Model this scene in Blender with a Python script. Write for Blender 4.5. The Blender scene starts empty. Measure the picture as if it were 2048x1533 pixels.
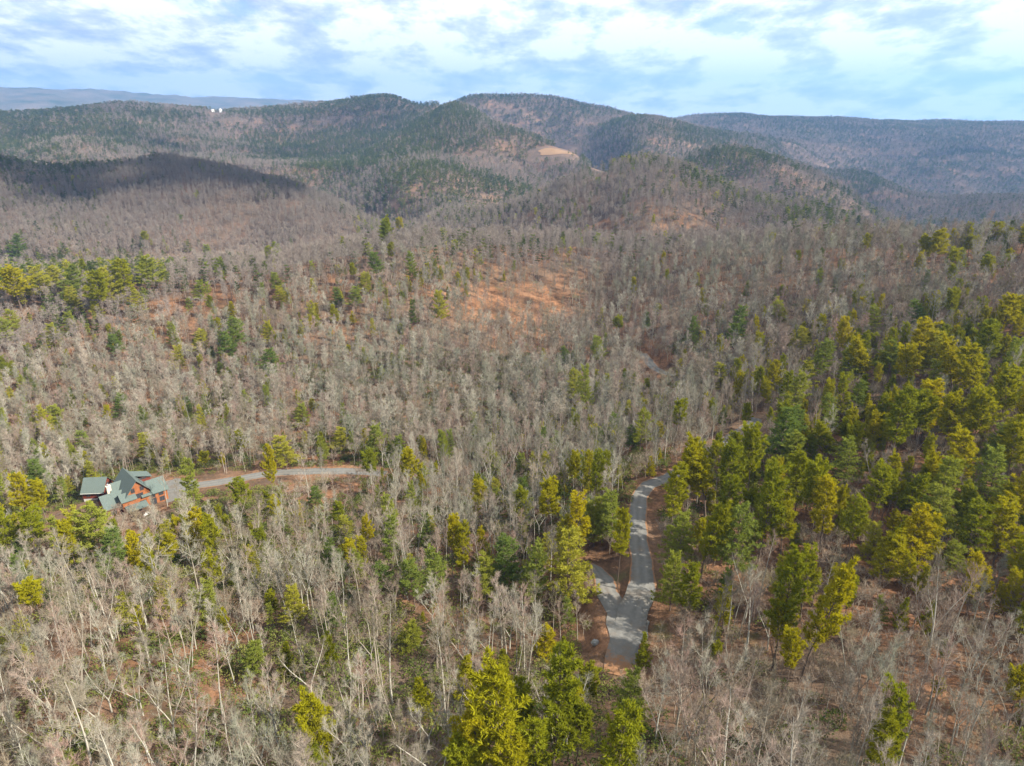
import bpy, math, random
import numpy as np
from mathutils import Matrix, Vector

R = math.radians
scene = bpy.context.scene
C = scene.collection

# ------------------------------------------------------------------ camera, sky, sun, exposure
CAM_Z = 120.0
PITCH = R(20.6)
FPX = 1409.0                       # focal length in pixels of the 2048 px wide photograph
cam_data = bpy.data.cameras.new('camera')
cam_data.sensor_width = 36.0
cam_data.lens = 36.0 * FPX / 2048.0
cam_data.clip_start = 0.5
cam_data.clip_end = 60000.0
cam = bpy.data.objects.new('camera', cam_data)
cam.location = (0, 0, CAM_Z)
cam.rotation_euler = (math.pi / 2 - PITCH, 0, 0)
C.objects.link(cam)
scene.camera = cam

SUN_AZ, SUN_EL = R(112), R(38)
SUN = np.array([math.sin(SUN_AZ) * math.cos(SUN_EL), math.cos(SUN_AZ) * math.cos(SUN_EL), math.sin(SUN_EL)])

world = bpy.data.worlds.new('World')
scene.world = world
world.use_nodes = True
world.cycles.sampling_method = 'MANUAL'
world.cycles.sample_map_resolution = 512
wn, wl = world.node_tree.nodes, world.node_tree.links
wn.clear()


def N(nodes, kind, **kw):
    n = nodes.new(kind)
    for k, v in kw.items():
        if k == 'inp':
            for kk, vv in v.items():
                n.inputs[kk].default_value = vv
        else:
            setattr(n, k, v)
    return n


def ramp(nodes, stops, interp='LINEAR'):
    n = nodes.new('ShaderNodeValToRGB')
    n.color_ramp.interpolation = interp
    el = n.color_ramp.elements
    while len(el) < len(stops):
        el.new(0.5)
    for e, (p, c) in zip(el, stops):
        e.position = p
        e.color = (c[0], c[1], c[2], 1) if len(c) == 3 else c
    return n


def g(v):
    return (v, v, v)


sky = N(wn, 'ShaderNodeTexSky', sky_type='NISHITA', sun_disc=False, sun_elevation=SUN_EL, sun_rotation=SUN_AZ,
        altitude=700.0, air_density=1.0, dust_density=1.4, ozone_density=1.0)
tc = N(wn, 'ShaderNodeTexCoord')
sep = N(wn, 'ShaderNodeSeparateXYZ')
wl.new(tc.outputs['Generated'], sep.inputs[0])
zc = N(wn, 'ShaderNodeMath', operation='MAXIMUM', inp={1: 0.0})
wl.new(sep.outputs['Z'], zc.inputs[0])
za = N(wn, 'ShaderNodeMath', operation='ADD', inp={1: 0.22})
wl.new(zc.outputs[0], za.inputs[0])
dx = N(wn, 'ShaderNodeMath', operation='DIVIDE')
dy = N(wn, 'ShaderNodeMath', operation='DIVIDE')
wl.new(sep.outputs['X'], dx.inputs[0]); wl.new(za.outputs[0], dx.inputs[1])
wl.new(sep.outputs['Y'], dy.inputs[0]); wl.new(za.outputs[0], dy.inputs[1])
cmb = N(wn, 'ShaderNodeCombineXYZ')
wl.new(dx.outputs[0], cmb.inputs[0]); wl.new(dy.outputs[0], cmb.inputs[1])
mp = N(wn, 'ShaderNodeMapping', inp={'Scale': (1.0, 0.62, 1.0), 'Location': (3.1, 1.7, 0.0)})
wl.new(cmb.outputs[0], mp.inputs[0])
cn = N(wn, 'ShaderNodeTexNoise', inp={'Scale': 2.1, 'Detail': 9.0, 'Roughness': 0.60, 'Distortion': 0.1})
wl.new(mp.outputs[0], cn.inputs['Vector'])
cover = ramp(wn, [(0.38, g(0.35)), (0.42, g(0.75)), (0.46, g(1.0))], 'EASE')
wl.new(cn.outputs[0], cover.inputs[0])
cn2 = N(wn, 'ShaderNodeTexNoise', inp={'Scale': 3.6, 'Detail': 8.0, 'Roughness': 0.62, 'Distortion': 0.1})
mp2 = N(wn, 'ShaderNodeMapping', inp={'Scale': (0.9, 0.62, 1.0), 'Location': (8.4, 2.9, 0.0)})
wl.new(cmb.outputs[0], mp2.inputs[0])
wl.new(mp2.outputs[0], cn2.inputs['Vector'])
cshade = ramp(wn, [(0.37, (4.2, 4.6, 5.1)), (0.45, (6.6, 6.8, 7.0)), (0.53, (10.6, 10.4, 10.0))])
wl.new(cn2.outputs[0], cshade.inputs[0])
skb = N(wn, 'ShaderNodeMix', data_type='RGBA', blend_type='MULTIPLY', inp={'Factor': 1.0})
skb.inputs['B'].default_value = (0.80, 0.88, 1.02, 1)
wl.new(sky.outputs[0], skb.inputs['A'])
mixc = N(wn, 'ShaderNodeMix', data_type='RGBA')
wl.new(cover.outputs[0], mixc.inputs['Factor'])
wl.new(skb.outputs['Result'], mixc.inputs['A'])
wl.new(cshade.outputs[0], mixc.inputs['B'])
bg = N(wn, 'ShaderNodeBackground', inp={'Strength': 0.056})
wl.new(mixc.outputs['Result'], bg.inputs['Color'])
wo = N(wn, 'ShaderNodeOutputWorld')
wl.new(bg.outputs[0], wo.inputs['Surface'])

sd = bpy.data.lights.new('sun', 'SUN')
sd.energy = 5.0
sd.angle = R(0.55)
sd.color = (1.0, 0.93, 0.82)
so = bpy.data.objects.new('sun', sd)
so.rotation_euler = Vector(-SUN).to_track_quat('-Z', 'Y').to_euler()
so.location = tuple(SUN * 300 + np.array([0, 0, 200]))
C.objects.link(so)

vs = scene.view_settings
vs.view_transform = 'Standard'
vs.look = 'None'
vs.exposure = 1.58
vs.gamma = 1.0
vs.use_curve_mapping = False
cy = scene.cycles
cy.max_bounces = 5
cy.diffuse_bounces = 3
cy.glossy_bounces = 1
cy.transmission_bounces = 2
cy.volume_bounces = 0
cy.transparent_max_bounces = 16
cy.use_denoising = True

# ------------------------------------------------------------------ small helpers
rng = np.random.default_rng(20250)
prng = random.Random(77)


def tag(o, label=None, cat=None, group=None, kind=None):
    if label: o['label'] = label
    if cat: o['category'] = cat
    if group: o['group'] = group
    if kind: o['kind'] = kind
    return o


def obj(name, mesh, parent=None):
    o = bpy.data.objects.new(name, mesh)
    C.objects.link(o)
    if parent:
        o.parent = parent
    return o


def empty(name, loc=(0, 0, 0), rz=0.0):
    o = bpy.data.objects.new(name, None)
    o.empty_display_size = 0.5
    o.location = loc
    o.rotation_euler = (0, 0, rz)
    C.objects.link(o)
    return o


class MB:
    """collects triangles, quads and n-gons for one mesh"""
    def __init__(self):
        self.v, self.f, self.m = [], [], []

    def poly(self, pts, m=0):
        b = len(self.v)
        self.v += [tuple(p) for p in pts]
        self.f.append(tuple(range(b, b + len(pts))))
        self.m.append(m)

    def tube(self, pts, rad, n=5, m=0):
        """tapered tube through the points; a last radius of 0 closes to a tip"""
        rings = []
        pts = [np.asarray(p, float) for p in pts]
        for i, p in enumerate(pts):
            d = pts[min(i + 1, len(pts) - 1)] - pts[max(i - 1, 0)]
            d = d / (np.linalg.norm(d) + 1e-9)
            a = np.array([0, 0, 1.0]) if abs(d[2]) < 0.8 else np.array([1.0, 0, 0])
            s = np.cross(d, a); s /= np.linalg.norm(s)
            t = np.cross(d, s)
            b = len(self.v)
            if rad[i] <= 1e-5:
                self.v.append(tuple(p)); rings.append([b])
            else:
                for k in range(n):
                    w = 2 * math.pi * k / n
                    self.v.append(tuple(p + rad[i] * (math.cos(w) * s + math.sin(w) * t)))
                rings.append(list(range(b, b + n)))
        for q, w in zip(rings[:-1], rings[1:]):
            for k in range(n):
                if len(w) == 1:
                    self.f.append((q[k], q[(k + 1) % n], w[0]))
                else:
                    self.f.append((q[k], q[(k + 1) % n], w[(k + 1) % n], w[k]))
                self.m.append(m)

    def box(self, x0, x1, y0, y1, z0, z1, m=0):
        b = len(self.v)
        self.v += [(x0, y0, z0), (x1, y0, z0), (x1, y1, z0), (x0, y1, z0), (x0, y0, z1), (x1, y0, z1), (x1, y1, z1), (x0, y1, z1)]
        for q in ((0, 3, 2, 1), (4, 5, 6, 7), (0, 1, 5, 4), (1, 2, 6, 5), (2, 3, 7, 6), (3, 0, 4, 7)):
            self.f.append(tuple(b + i for i in q)); self.m.append(m)

    def prism(self, top, down, m=0):
        """slab: polygon top, extruded by the vector down"""
        top = [np.asarray(p, float) for p in top]
        bot = [p + np.asarray(down, float) for p in top]
        b = len(self.v); n = len(top)
        self.v += [tuple(p) for p in top] + [tuple(p) for p in bot]
        self.f.append(tuple(range(b, b + n))); self.m.append(m)
        self.f.append(tuple(range(b + 2 * n - 1, b + n - 1, -1))); self.m.append(m)
        for i in range(n):
            j = (i + 1) % n
            self.f.append((b + i, b + n + i, b + n + j, b + j)); self.m.append(m)

    def add(self, other, dm=0):
        b = len(self.v)
        self.v += other.v
        self.f += [tuple(b + i for i in f) for f in other.f]
        self.m += [k + dm for k in other.m]

    def mesh(self, name, mats, smooth=False):
        me = bpy.data.meshes.new(name)
        me.from_pydata(self.v, [], self.f)
        for mt in mats:
            me.materials.append(mt)
        me.polygons.foreach_set('material_index', self.m)
        if smooth:
            me.polygons.foreach_set('use_smooth', [True] * len(self.f))
        me.update()
        return me


# ------------------------------------------------------------------ noise
def _hash(ix, iy, seed):
    h = (ix.astype(np.int64) * 374761393 + iy.astype(np.int64) * 668265263 + seed * 974634777) & 0xffffffff
    h = ((h ^ (h >> 13)) * 1274126177) & 0xffffffff
    h = h ^ (h >> 16)
    return (h & 0xffffff) / float(0xffffff)


def vnoise(x, y, seed=0):
    ix, iy = np.floor(x), np.floor(y)
    fx, fy = x - ix, y - iy
    fx = fx * fx * fx * (fx * (fx * 6 - 15) + 10); fy = fy * fy * fy * (fy * (fy * 6 - 15) + 10)
    a, b = _hash(ix, iy, seed), _hash(ix + 1, iy, seed)
    c, d = _hash(ix, iy + 1, seed), _hash(ix + 1, iy + 1, seed)
    return (a * (1 - fx) + b * fx) * (1 - fy) + (c * (1 - fx) + d * fx) * fy


def fbm(x, y, octaves=4, seed=0, ridged=False):
    s, a, tot = 0, 1.0, 0
    for o in range(octaves):
        n = vnoise(x * 2 ** o + 17.3 * o, y * 2 ** o - 9.1 * o, seed + o) * 2 - 1
        if ridged:
            n = 1 - 2 * np.abs(n)
        s = s + a * n; tot += a; a *= 0.5
    return s / tot


# ------------------------------------------------------------------ terrain
cP, sP = math.cos(PITCH), math.sin(PITCH)


def ray(u, v):
    """photo pixel -> azimuth and tangent of elevation seen from the drone"""
    a = (np.asarray(u, float) - 1024.0) / FPX
    b = (766.5 - np.asarray(v, float)) / FPX
    yx, zz = cP + b * sP, -sP + b * cP
    h = np.hypot(a, yx)
    return np.arctan2(a, yx), zz / h


def project(x, y, z):
    """world point -> photo pixel"""
    z = np.asarray(z) - CAM_Z
    f = y * cP - z * sP
    f = np.where(f < 0.1, 0.1, f)
    up = y * sP + z * cP
    return 1024.0 + FPX * x / f, 766.5 - FPX * up / f


# survey points: column, row and horizontal distance of spots on the ground
GROUND = [
    # near slope, the road bench and the ridge at the side
    (1250, 1260, 93), (1270, 1150, 105), (1275, 1060, 120), (1300, 965, 140), (1490, 858, 178), (1310, 738, 280), (1400, 800, 225),
    (1600, 1100, 117), (1900, 1300, 101), (1900, 900, 164), (1900, 700, 229), (1900, 580, 306), (2000, 545, 335),
    (1500, 700, 270), (1650, 600, 310), (1700, 800, 195), (1750, 1250, 102), (1500, 1350, 85), (1400, 1180, 103), (2040, 1050, 142),
    (1200, 1400, 77), (1000, 1300, 92), (1000, 600, 370), (1000, 700, 312), (900, 850, 245), (700, 850, 255), (900, 950, 196),
    (700, 950, 200), (560, 960, 207), (420, 972, 214), (300, 995, 218), (200, 1000, 226), (110, 1050, 214), (0, 850, 330), (0, 700, 420), (400, 700, 360), (400, 850, 275),
    (1200, 850, 225), (1200, 700, 315), (1200, 600, 375),
    (200, 1350, 98), (0, 1200, 157), (500, 1200, 122), (800, 1200, 106), (800, 1450, 71), (1250, 1500, 63), (1700, 1500, 74),
    (2048, 1533, 85), (0, 1533, 90), (400, 1533, 75), (1000, 1050, 143), (600, 1070, 158), (1150, 1100, 116),
    (250, 1090, 176),
    # foot and faces of the hills behind the rim
    (300, 512, 720), (80, 500, 770), (500, 430, 800), (300, 420, 860), (120, 420, 920),
    (560, 345, 1400), (660, 300, 1700), (600, 270, 2000), (760, 250, 2000), (900, 300, 1350), (800, 385, 1050), (880, 430, 860), (1000, 360, 1150), (1050, 330, 1300),
    (100, 310, 1500), (250, 285, 1700), (120, 265, 2000), (330, 265, 1900), (450, 275, 1900), (480, 305, 1600),
    (1200, 425, 660), (1300, 455, 600), (1450, 440, 640), (1600, 465, 600), (1100, 440, 680),
    (1200, 272, 1950), (1400, 292, 1750), (1250, 305, 1600), (1350, 320, 1400),
    (1450, 362, 1080), (1600, 400, 980), (1350, 345, 1150),
    (1700, 300, 2900), (1900, 320, 2700), (1600, 290, 2500), (1500, 275, 2500), (1900, 420, 1500), (1750, 345, 2000), (1800, 452, 1250), (2040, 400, 1500), (2040, 300, 3000),
    (200, 200, 7500),
]
# crests: (column, row of the ground on the skyline, distance, drop behind it as a tangent)
CREST = [
    # rim of the near bowl
    (2048, 487, 400, .05), (1980, 495, 400, .05), (1880, 504, 400, .05), (1750, 497, 405, .045), (1600, 502, 430, .04), (1450, 500, 440, .04), (1300, 497, 450, .04),
    (1150, 492, 460, .05), (1000, 490, 460, .06), (860, 492, 455, .06), (720, 508, 460, .05), (600, 532, 475, .05), (450, 545, 495, .05), (300, 555, 515, .05), (150, 560, 540, .05), (0, 566, 560, .05), (-250, 575, 580, .05),
    (2300, 495, 400, .05),
    # round hill at the side
    (0, 327, 1150, .05), (160, 334, 1080, .05), (330, 324, 1020, .05), (470, 350, 960, .05), (600, 385, 900, .05), (700, 428, 820, .04), (780, 462, 740, .04), (-250, 322, 1200, .05),
    # hill in the middle
    (1040, 412, 780, .04), (1120, 380, 790, .05), (1200, 350, 800, .05), (1300, 340, 820, .05), (1400, 365, 800, .05), (1500, 403, 770, .04), (1620, 432, 740, .04), (1750, 470, 700, .04),
    # spur behind it
    (1440, 300, 1350, .03), (1500, 312, 1300, .04), (1600, 348, 1200, .04), (1700, 395, 1100, .04), (1800, 445, 1020, .03),
    # central mountain
    (850, 234, 2000, .008), (900, 228, 1950, .010), (945, 226, 1900, .015), (1000, 244, 1750, .035), (1080, 277, 1550, .04), (1160, 308, 1400, .04), (1240, 338, 1280, .03),
    # skyline
    (-250, 232, 2500, .012), (0, 230, 2500, .012), (100, 226, 2550, .015), (180, 220, 2600, .015), (260, 213, 2600, .018), (340, 219, 2650, .015), (430, 226, 2600, .012), (520, 222, 2550, .012), (600, 216, 2500, .012), (700, 206, 2450, .02), (800, 200, 2400, .02), (870, 199, 2350, .02), (920, 202, 2350, .02), (960, 207, 2400, .02),
    (980, 206, 2700, .02), (1060, 196, 2600, .025), (1130, 203, 2600, .025), (1210, 220, 2500, .02), (1300, 246, 2350, .015), (1400, 262, 2200, .015), (1520, 268, 2300, .006),
    (1340, 249, 3800, .02), (1400, 233, 3700, .02), (1500, 234, 3700, .02), (1600, 239, 3700, .02), (1700, 243, 3800, .02), (1800, 253, 4000, .02), (1830, 257, 4000, .02), (1880, 252, 4200, .02), (1950, 256, 4200, .02), (2000, 251, 4200, .02), (2060, 256, 4300, .02), (2300, 256, 4300, .02),
    (1950, 388, 1650, .02), (1640, 330, 1950, .012), (1780, 365, 1800, .012),
    (-200, 186, 9200, .02), (0, 187, 9200, .02), (70, 192, 9200, .02), (200, 198, 9200, .02), (330, 206, 9200, .02), (450, 208, 9200, .02), (560, 210, 9200, .02), (700, 222, 9200, .02), (1200, 244, 9200, .02), (2200, 244, 9200, .02),
]
cu, cv, cr, ct = [], [], [], []
pts = []
for u, v, r in GROUND:
    ph, t = ray(u, v); pts.append((float(ph), math.log(r), float(t)))
for u, v, r, d in CREST:
    ph, t = ray(u, v); pts.append((float(ph), math.log(r), float(t)))
    pts.append((float(ph), math.log(r * 1.2), float(t) - d))
for ph in np.radians([-75, -55, -30, -10, 10, 30, 55, 75]):         # under the drone and out of the frame
    pts.append((float(ph), math.log(22), -62 / 22))
    pts.append((float(ph), math.log(10), -6.0))
for ph in np.radians([-75, -60, 55, 75]):
    s = 1 if ph > 0 else 0
    for r, z in ((60, -72), (130, -95 + 24 * s), (300, -100 + 35 * s), (600, -120 + 20 * s), (1500, -60), (3000, -10), (5000, -40), (11000, 60)):
        pts.append((float(ph), math.log(r), z / r))
for ph in np.radians([-50, -25, 0, 25, 50]):
    pts.append((float(ph), math.log(6000), -0.02))
    pts.append((float(ph), math.log(16000), -0.012))
P = np.array(pts)
KP = 2.0
A = np.stack([P[:, 0] * KP, P[:, 1]], 1)


def tps(d2):
    return np.where(d2 > 1e-12, d2 * np.log(np.maximum(d2, 1e-12)), 0.0)


nP = len(P)
K = tps(((A[:, None] - A[None]) ** 2).sum(-1)) + np.eye(nP) * 8e-4
Q = np.c_[np.ones(nP), A]
M = np.zeros((nP + 3, nP + 3)); M[:nP, :nP] = K; M[:nP, nP:] = Q; M[nP:, :nP] = Q.T
W = np.linalg.solve(M, np.r_[P[:, 2], np.zeros(3)])


def tan_raw(ph, lr):
    sh = ph.shape
    q = np.stack([ph.ravel() * KP, lr.ravel()], 1)
    out = np.empty(len(q))
    for i in range(0, len(q), 20000):
        s = q[i:i + 20000]
        d2 = ((s[:, None] - A[None]) ** 2).sum(-1)
        out[i:i + 20000] = tps(d2) @ W[:nP] + W[nP] + s @ W[nP + 1:]
    return out.reshape(sh)


PHI_FINE = R(50)
phis = np.concatenate([np.linspace(-math.pi, -PHI_FINE, 60)[:-1], np.linspace(-PHI_FINE, PHI_FINE, 401), np.linspace(PHI_FINE, math.pi, 60)[1:]])
lrs = np.concatenate([np.linspace(math.log(6), math.log(40), 20)[:-1], np.linspace(math.log(40), math.log(600), 300)[:-1], np.linspace(math.log(600), math.log(16000), 260)])
PH, LR = np.meshgrid(phis, lrs)                                     # rows: distance, columns: azimuth
phc = np.clip(PH, -R(75), R(75))
T = tan_raw(phc, LR)
RR = np.exp(LR)
# behind the drone the valley simply goes on
back = np.clip((np.abs(PH) - R(75)) / R(60), 0, 1)
zgen = -75 - 20 * np.clip((RR - 60) / 300, 0, 1) + np.clip((RR - 600) / 3000, 0, 1) * 110
T = T * (1 - back) + (zgen / RR) * back
GX, GY = RR * np.sin(PH), RR * np.cos(PH)
amp = np.clip((RR - 450) / 900, 0, 1)
GZ = T * RR + CAM_Z
# gullies and spurs: cut into the faces of the hills, fading out towards each crest
TC = T.copy()
for s_ in range(1, 34):
    TC[:-s_] = np.maximum(TC[:-s_], T[s_:])
below = np.clip((TC - T) / 0.035, 0, 1)
GZ -= amp * below * np.clip(RR * 0.026, 0, 46) * (0.5 - 0.5 * fbm(GX / 300 + 3 + 0.5 * fbm(GX / 500, GY / 500, 2, 3), GY / 420, 4, 5, True))
GZ += amp * np.clip(RR * 0.003, 0, 6) * fbm(GX / 330 + 3, GY / 330, 4, 5, True)
GZ += amp * np.clip(RR * 0.003, 0, 9) * fbm(GX / 120, GY / 120, 3, 9)
GZ += np.clip((RR - 3000) / 3000, 0, 1) * 70 * fbm(GX / 1300, GY / 1300, 5, 21, True)
GZ += 0.9 * fbm(GX / 22, GY / 22, 3, 31) + 0.25 * fbm(GX / 5, GY / 5, 2, 41)


def grid_sample(G, x, y):
    ph = np.arctan2(x, y); lr = np.log(np.maximum(np.hypot(x, y), 6.01))
    fj = np.interp(ph, phis, np.arange(len(phis))); fi = np.interp(lr, lrs, np.arange(len(lrs)))
    j = np.clip(fj.astype(int), 0, len(phis) - 2); i = np.clip(fi.astype(int), 0, len(lrs) - 2)
    a, b = fi - i, fj - j
    return (G[i, j] * (1 - a) + G[i + 1, j] * a) * (1 - b) + (G[i, j + 1] * (1 - a) + G[i + 1, j + 1] * a) * b


def height(x, y):
    return grid_sample(GZ, np.asarray(x, float), np.asarray(y, float))


def on_ground(u, v, rmin=20.0):
    """where the sight line through a photo pixel first meets the ground"""
    ph, t = ray(u, v)
    tg = np.array([np.interp(ph, phis, (GZ[i] - CAM_Z)) for i in range(len(lrs))]) / np.exp(lrs)
    ok = np.where((tg >= t) & (np.exp(lrs) > rmin))[0]
    if len(ok) == 0:
        return None
    i = ok[0]
    if i > 0 and tg[i] != tg[i - 1]:
        f = (t - tg[i - 1]) / (tg[i] - tg[i - 1])
        lr = lrs[i - 1] + np.clip(f, 0, 1) * (lrs[i] - lrs[i - 1])
    else:
        lr = lrs[i]
    r = math.exp(lr)
    x, y = r * math.sin(ph), r * math.cos(ph)
    return np.array([x, y, float(height(x, y))])


# gravel lanes: centre lines by photo pixel, with half widths in metres; each gets a level bench cut into the slope
LANES = {
    'gravel_road': ([(1232, 1352), (1250, 1292), (1270, 1225), (1284, 1160), (1280, 1090), (1274, 1035), (1278, 1000), (1298, 972), (1338, 953), (1400, 915), (1465, 874), (1500, 850), (1514, 838)], 1.7),
    'fork_lane': ([(1262, 1262), (1232, 1215), (1216, 1185), (1206, 1158), (1192, 1138), (1176, 1126)], 1.8),
    'house_driveway': ([(322, 985), (360, 980), (420, 968), (490, 955), (560, 947), (640, 944), (715, 943), (770, 950)], 2.3),
    'valley_road': ([(1285, 708), (1305, 735), (1330, 750), (1380, 752)], 2.2),
}
lane_pts = {}


def resample(p, step):
    p = np.array(p)
    # smooth with a Catmull-Rom spline
    q = []
    for i in range(len(p) - 1):
        p0, p1, p2, p3 = p[max(i - 1, 0)], p[i], p[i + 1], p[min(i + 2, len(p) - 1)]
        n = max(2, int(np.linalg.norm(p2 - p1) / step))
        for k in range(n):
            t = k / n
            q.append(0.5 * ((2 * p1) + (-p0 + p2) * t + (2 * p0 - 5 * p1 + 4 * p2 - p3) * t * t + (-p0 + 3 * p1 - 3 * p2 + p3) * t ** 3))
    q.append(p[-1])
    return np.array(q)


def seg_dist(x, y, line):
    """distance to a polyline, and the height of its nearest point"""
    best = np.full(x.shape, 1e9); bz = np.zeros(x.shape)
    for a, b in zip(line[:-1], line[1:]):
        ex, ey = b[0] - a[0], b[1] - a[1]
        t = np.clip(((x - a[0]) * ex + (y - a[1]) * ey) / (ex * ex + ey * ey + 1e-9), 0, 1)
        d = np.hypot(x - a[0] - t * ex, y - a[1] - t * ey)
        m = d < best
        best[m] = d[m]; bz[m] = (a[2] + t * (b[2] - a[2]))[m]
    return best, bz


def bench(dist, z, flat, fade):
    global GZ
    w = 1 - np.clip((dist - flat) / fade, 0, 1)
    w = w * w * (3 - 2 * w)
    return GZ * (1 - w) + z * w


# the yard around the house comes first, so that the driveway meets it
HOUSE_C = on_ground(262, 1002)
YARD_Z = HOUSE_C[2] + 0.6
near = (RR < 700)
dh = np.hypot(GX - HOUSE_C[0] - 1, GY - HOUSE_C[1] - 4)
GZ = bench(dh, YARD_Z, 11.0, 12.0)
for name, (pix, hw) in LANES.items():
    pl = np.array([on_ground(u, v) for u, v in pix])
    line = resample(pl, 2.5)
    z = line[:, 2].copy()
    for _ in range(25):
        z[1:-1] = (z[:-2] + 2 * z[1:-1] + z[2:]) / 4
    line[:, 2] = z
    if name == 'fork_lane':
        d, bz = seg_dist(line[:1, 0], line[:1, 1], lane_pts['gravel_road'])
        k = np.linspace(1, 0, len(line)) ** 1.5
        line[:, 2] += (bz[0] - line[0, 2]) * k
    lane_pts[name] = line
    d = np.full(GZ.shape, 1e9); bz = np.zeros(GZ.shape)
    m = near & (np.abs(PH) < R(48))
    d[m], bz[m] = seg_dist(GX[m], GY[m], line)
    GZ = bench(d, bz, hw + 0.9, 4.0)


# ------------------------------------------------------------------ materials
def mat(name):
    m = bpy.data.materials.new(name)
    m.use_nodes = True
    m.node_tree.nodes.clear()
    return m, m.node_tree.nodes, m.node_tree.links


def finish(m, nodes, links, color, rough=0.9, bump=None, bump_d=0.1, spec=0.2):
    b = N(nodes, 'ShaderNodeBsdfPrincipled', inp={'Roughness': rough, 'Specular IOR Level': spec})
    if isinstance(color, tuple):
        b.inputs['Base Color'].default_value = (*color, 1)
    else:
        links.new(color, b.inputs['Base Color'])
    if bump is not None:
        bn = N(nodes, 'ShaderNodeBump', inp={'Strength': 0.6, 'Distance': bump_d})
        links.new(bump, bn.inputs['Height'])
        links.new(bn.outputs[0], b.inputs['Normal'])
    o = N(nodes, 'ShaderNodeOutputMaterial')
    links.new(b.outputs[0], o.inputs['Surface'])
    return m


def mixrgb(nodes, links, fac, a, b, blend='MIX'):
    n = N(nodes, 'ShaderNodeMix', data_type='RGBA', blend_type=blend)
    for sock, val in (('Factor', fac), ('A', a), ('B', b)):
        if isinstance(val, (tuple, float, int)):
            n.inputs[sock].default_value = (*val, 1) if isinstance(val, tuple) else val
        else:
            links.new(val, n.inputs[sock])
    return n.outputs['Result']


def noise(nodes, links, scale, detail=4, rough=0.55, vec=None, dist=0.0):
    n = N(nodes, 'ShaderNodeTexNoise', inp={'Scale': scale, 'Detail': detail, 'Roughness': rough, 'Distortion': dist})
    if vec is not None:
        links.new(vec, n.inputs['Vector'])
    return n.outputs[0]


def make_litter():
    m, n, l = mat('leaf_litter')
    geo = N(n, 'ShaderNodeNewGeometry').outputs['Position']
    a = ramp(n, [(0.32, (0.045, 0.028, 0.017)), (0.47, (0.120, 0.064, 0.033)), (0.60, (0.215, 0.108, 0.056)), (0.78, (0.26, 0.165, 0.09))])
    l.new(noise(n, l, 0.09, 6, 0.68, geo), a.inputs[0])
    fine = ramp(n, [(0.33, g(0.42)), (0.5, g(0.95)), (0.66, g(1.45))])
    l.new(noise(n, l, 1.1, 6, 0.78, geo), fine.inputs[0])
    c = mixrgb(n, l, 1.0, a.outputs[0], fine.outputs[0], 'MULTIPLY')
    duff = ramp(n, [(0.45, g(0.0)), (0.62, g(0.75))])
    l.new(noise(n, l, 0.021, 5, 0.6, geo), duff.inputs[0])
    c = mixrgb(n, l, duff.outputs[0], c, (0.12, 0.088, 0.062))
    moss = ramp(n, [(0.60, g(0.0)), (0.70, g(0.6))])
    l.new(noise(n, l, 0.13, 6, 0.6, geo), moss.inputs[0])
    c = mixrgb(n, l, moss.outputs[0], c, (0.075, 0.085, 0.028))
    return finish(m, n, l, c, 0.95, noise(n, l, 3.0, 5, 0.7, geo), 0.35, 0.1)


def make_gravel(name, base, dirt, edged=False):
    m, n, l = mat(name)
    geo = N(n, 'ShaderNodeNewGeometry').outputs['Position']
    a = ramp(n, [(0.3, tuple(0.72 * v for v in base)), (0.55, base), (0.75, tuple(min(1, 1.22 * v) for v in base))])
    l.new(noise(n, l, 1.1, 8, 0.7, geo), a.inputs[0])
    d = ramp(n, [(0.52, g(0.0)), (0.68, g(0.7))])
    l.new(noise(n, l, 0.35, 6, 0.65, geo), d.inputs[0])
    c = mixrgb(n, l, d.outputs[0], a.outputs[0], dirt)
    if edged:                                  # fallen leaves lie along the edges
        at = N(n, 'ShaderNodeAttribute', attribute_name='edge')
        ad = N(n, 'ShaderNodeMath', operation='ADD')
        l.new(at.outputs['Fac'], ad.inputs[0]); l.new(noise(n, l, 0.9, 6, 0.7, geo), ad.inputs[1])
        er = ramp(n, [(0.98, g(0.0)), (1.0, g(1.0))])
        sc_ = N(n, 'ShaderNodeMath', operation='MULTIPLY', inp={1: 0.75})
        l.new(ad.outputs[0], sc_.inputs[0])
        er.color_ramp.elements[0].position = 0.86
        l.new(sc_.outputs[0], er.inputs[0])
        tk = N(n, 'ShaderNodeAttribute', attribute_name='track')
        wear = N(n, 'ShaderNodeMath', operation='MULTIPLY')
        l.new(tk.outputs['Fac'], wear.inputs[0]); l.new(noise(n, l, 0.5, 4, 0.6, geo), wear.inputs[1])
        c = mixrgb(n, l, wear.outputs[0], c, (0.180, 0.175, 0.158))
        c = mixrgb(n, l, er.outputs[0], c, (0.20, 0.105, 0.052))
    return finish(m, n, l, c, 0.9, noise(n, l, 14, 4, 0.7, geo), 0.05, 0.2)


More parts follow.
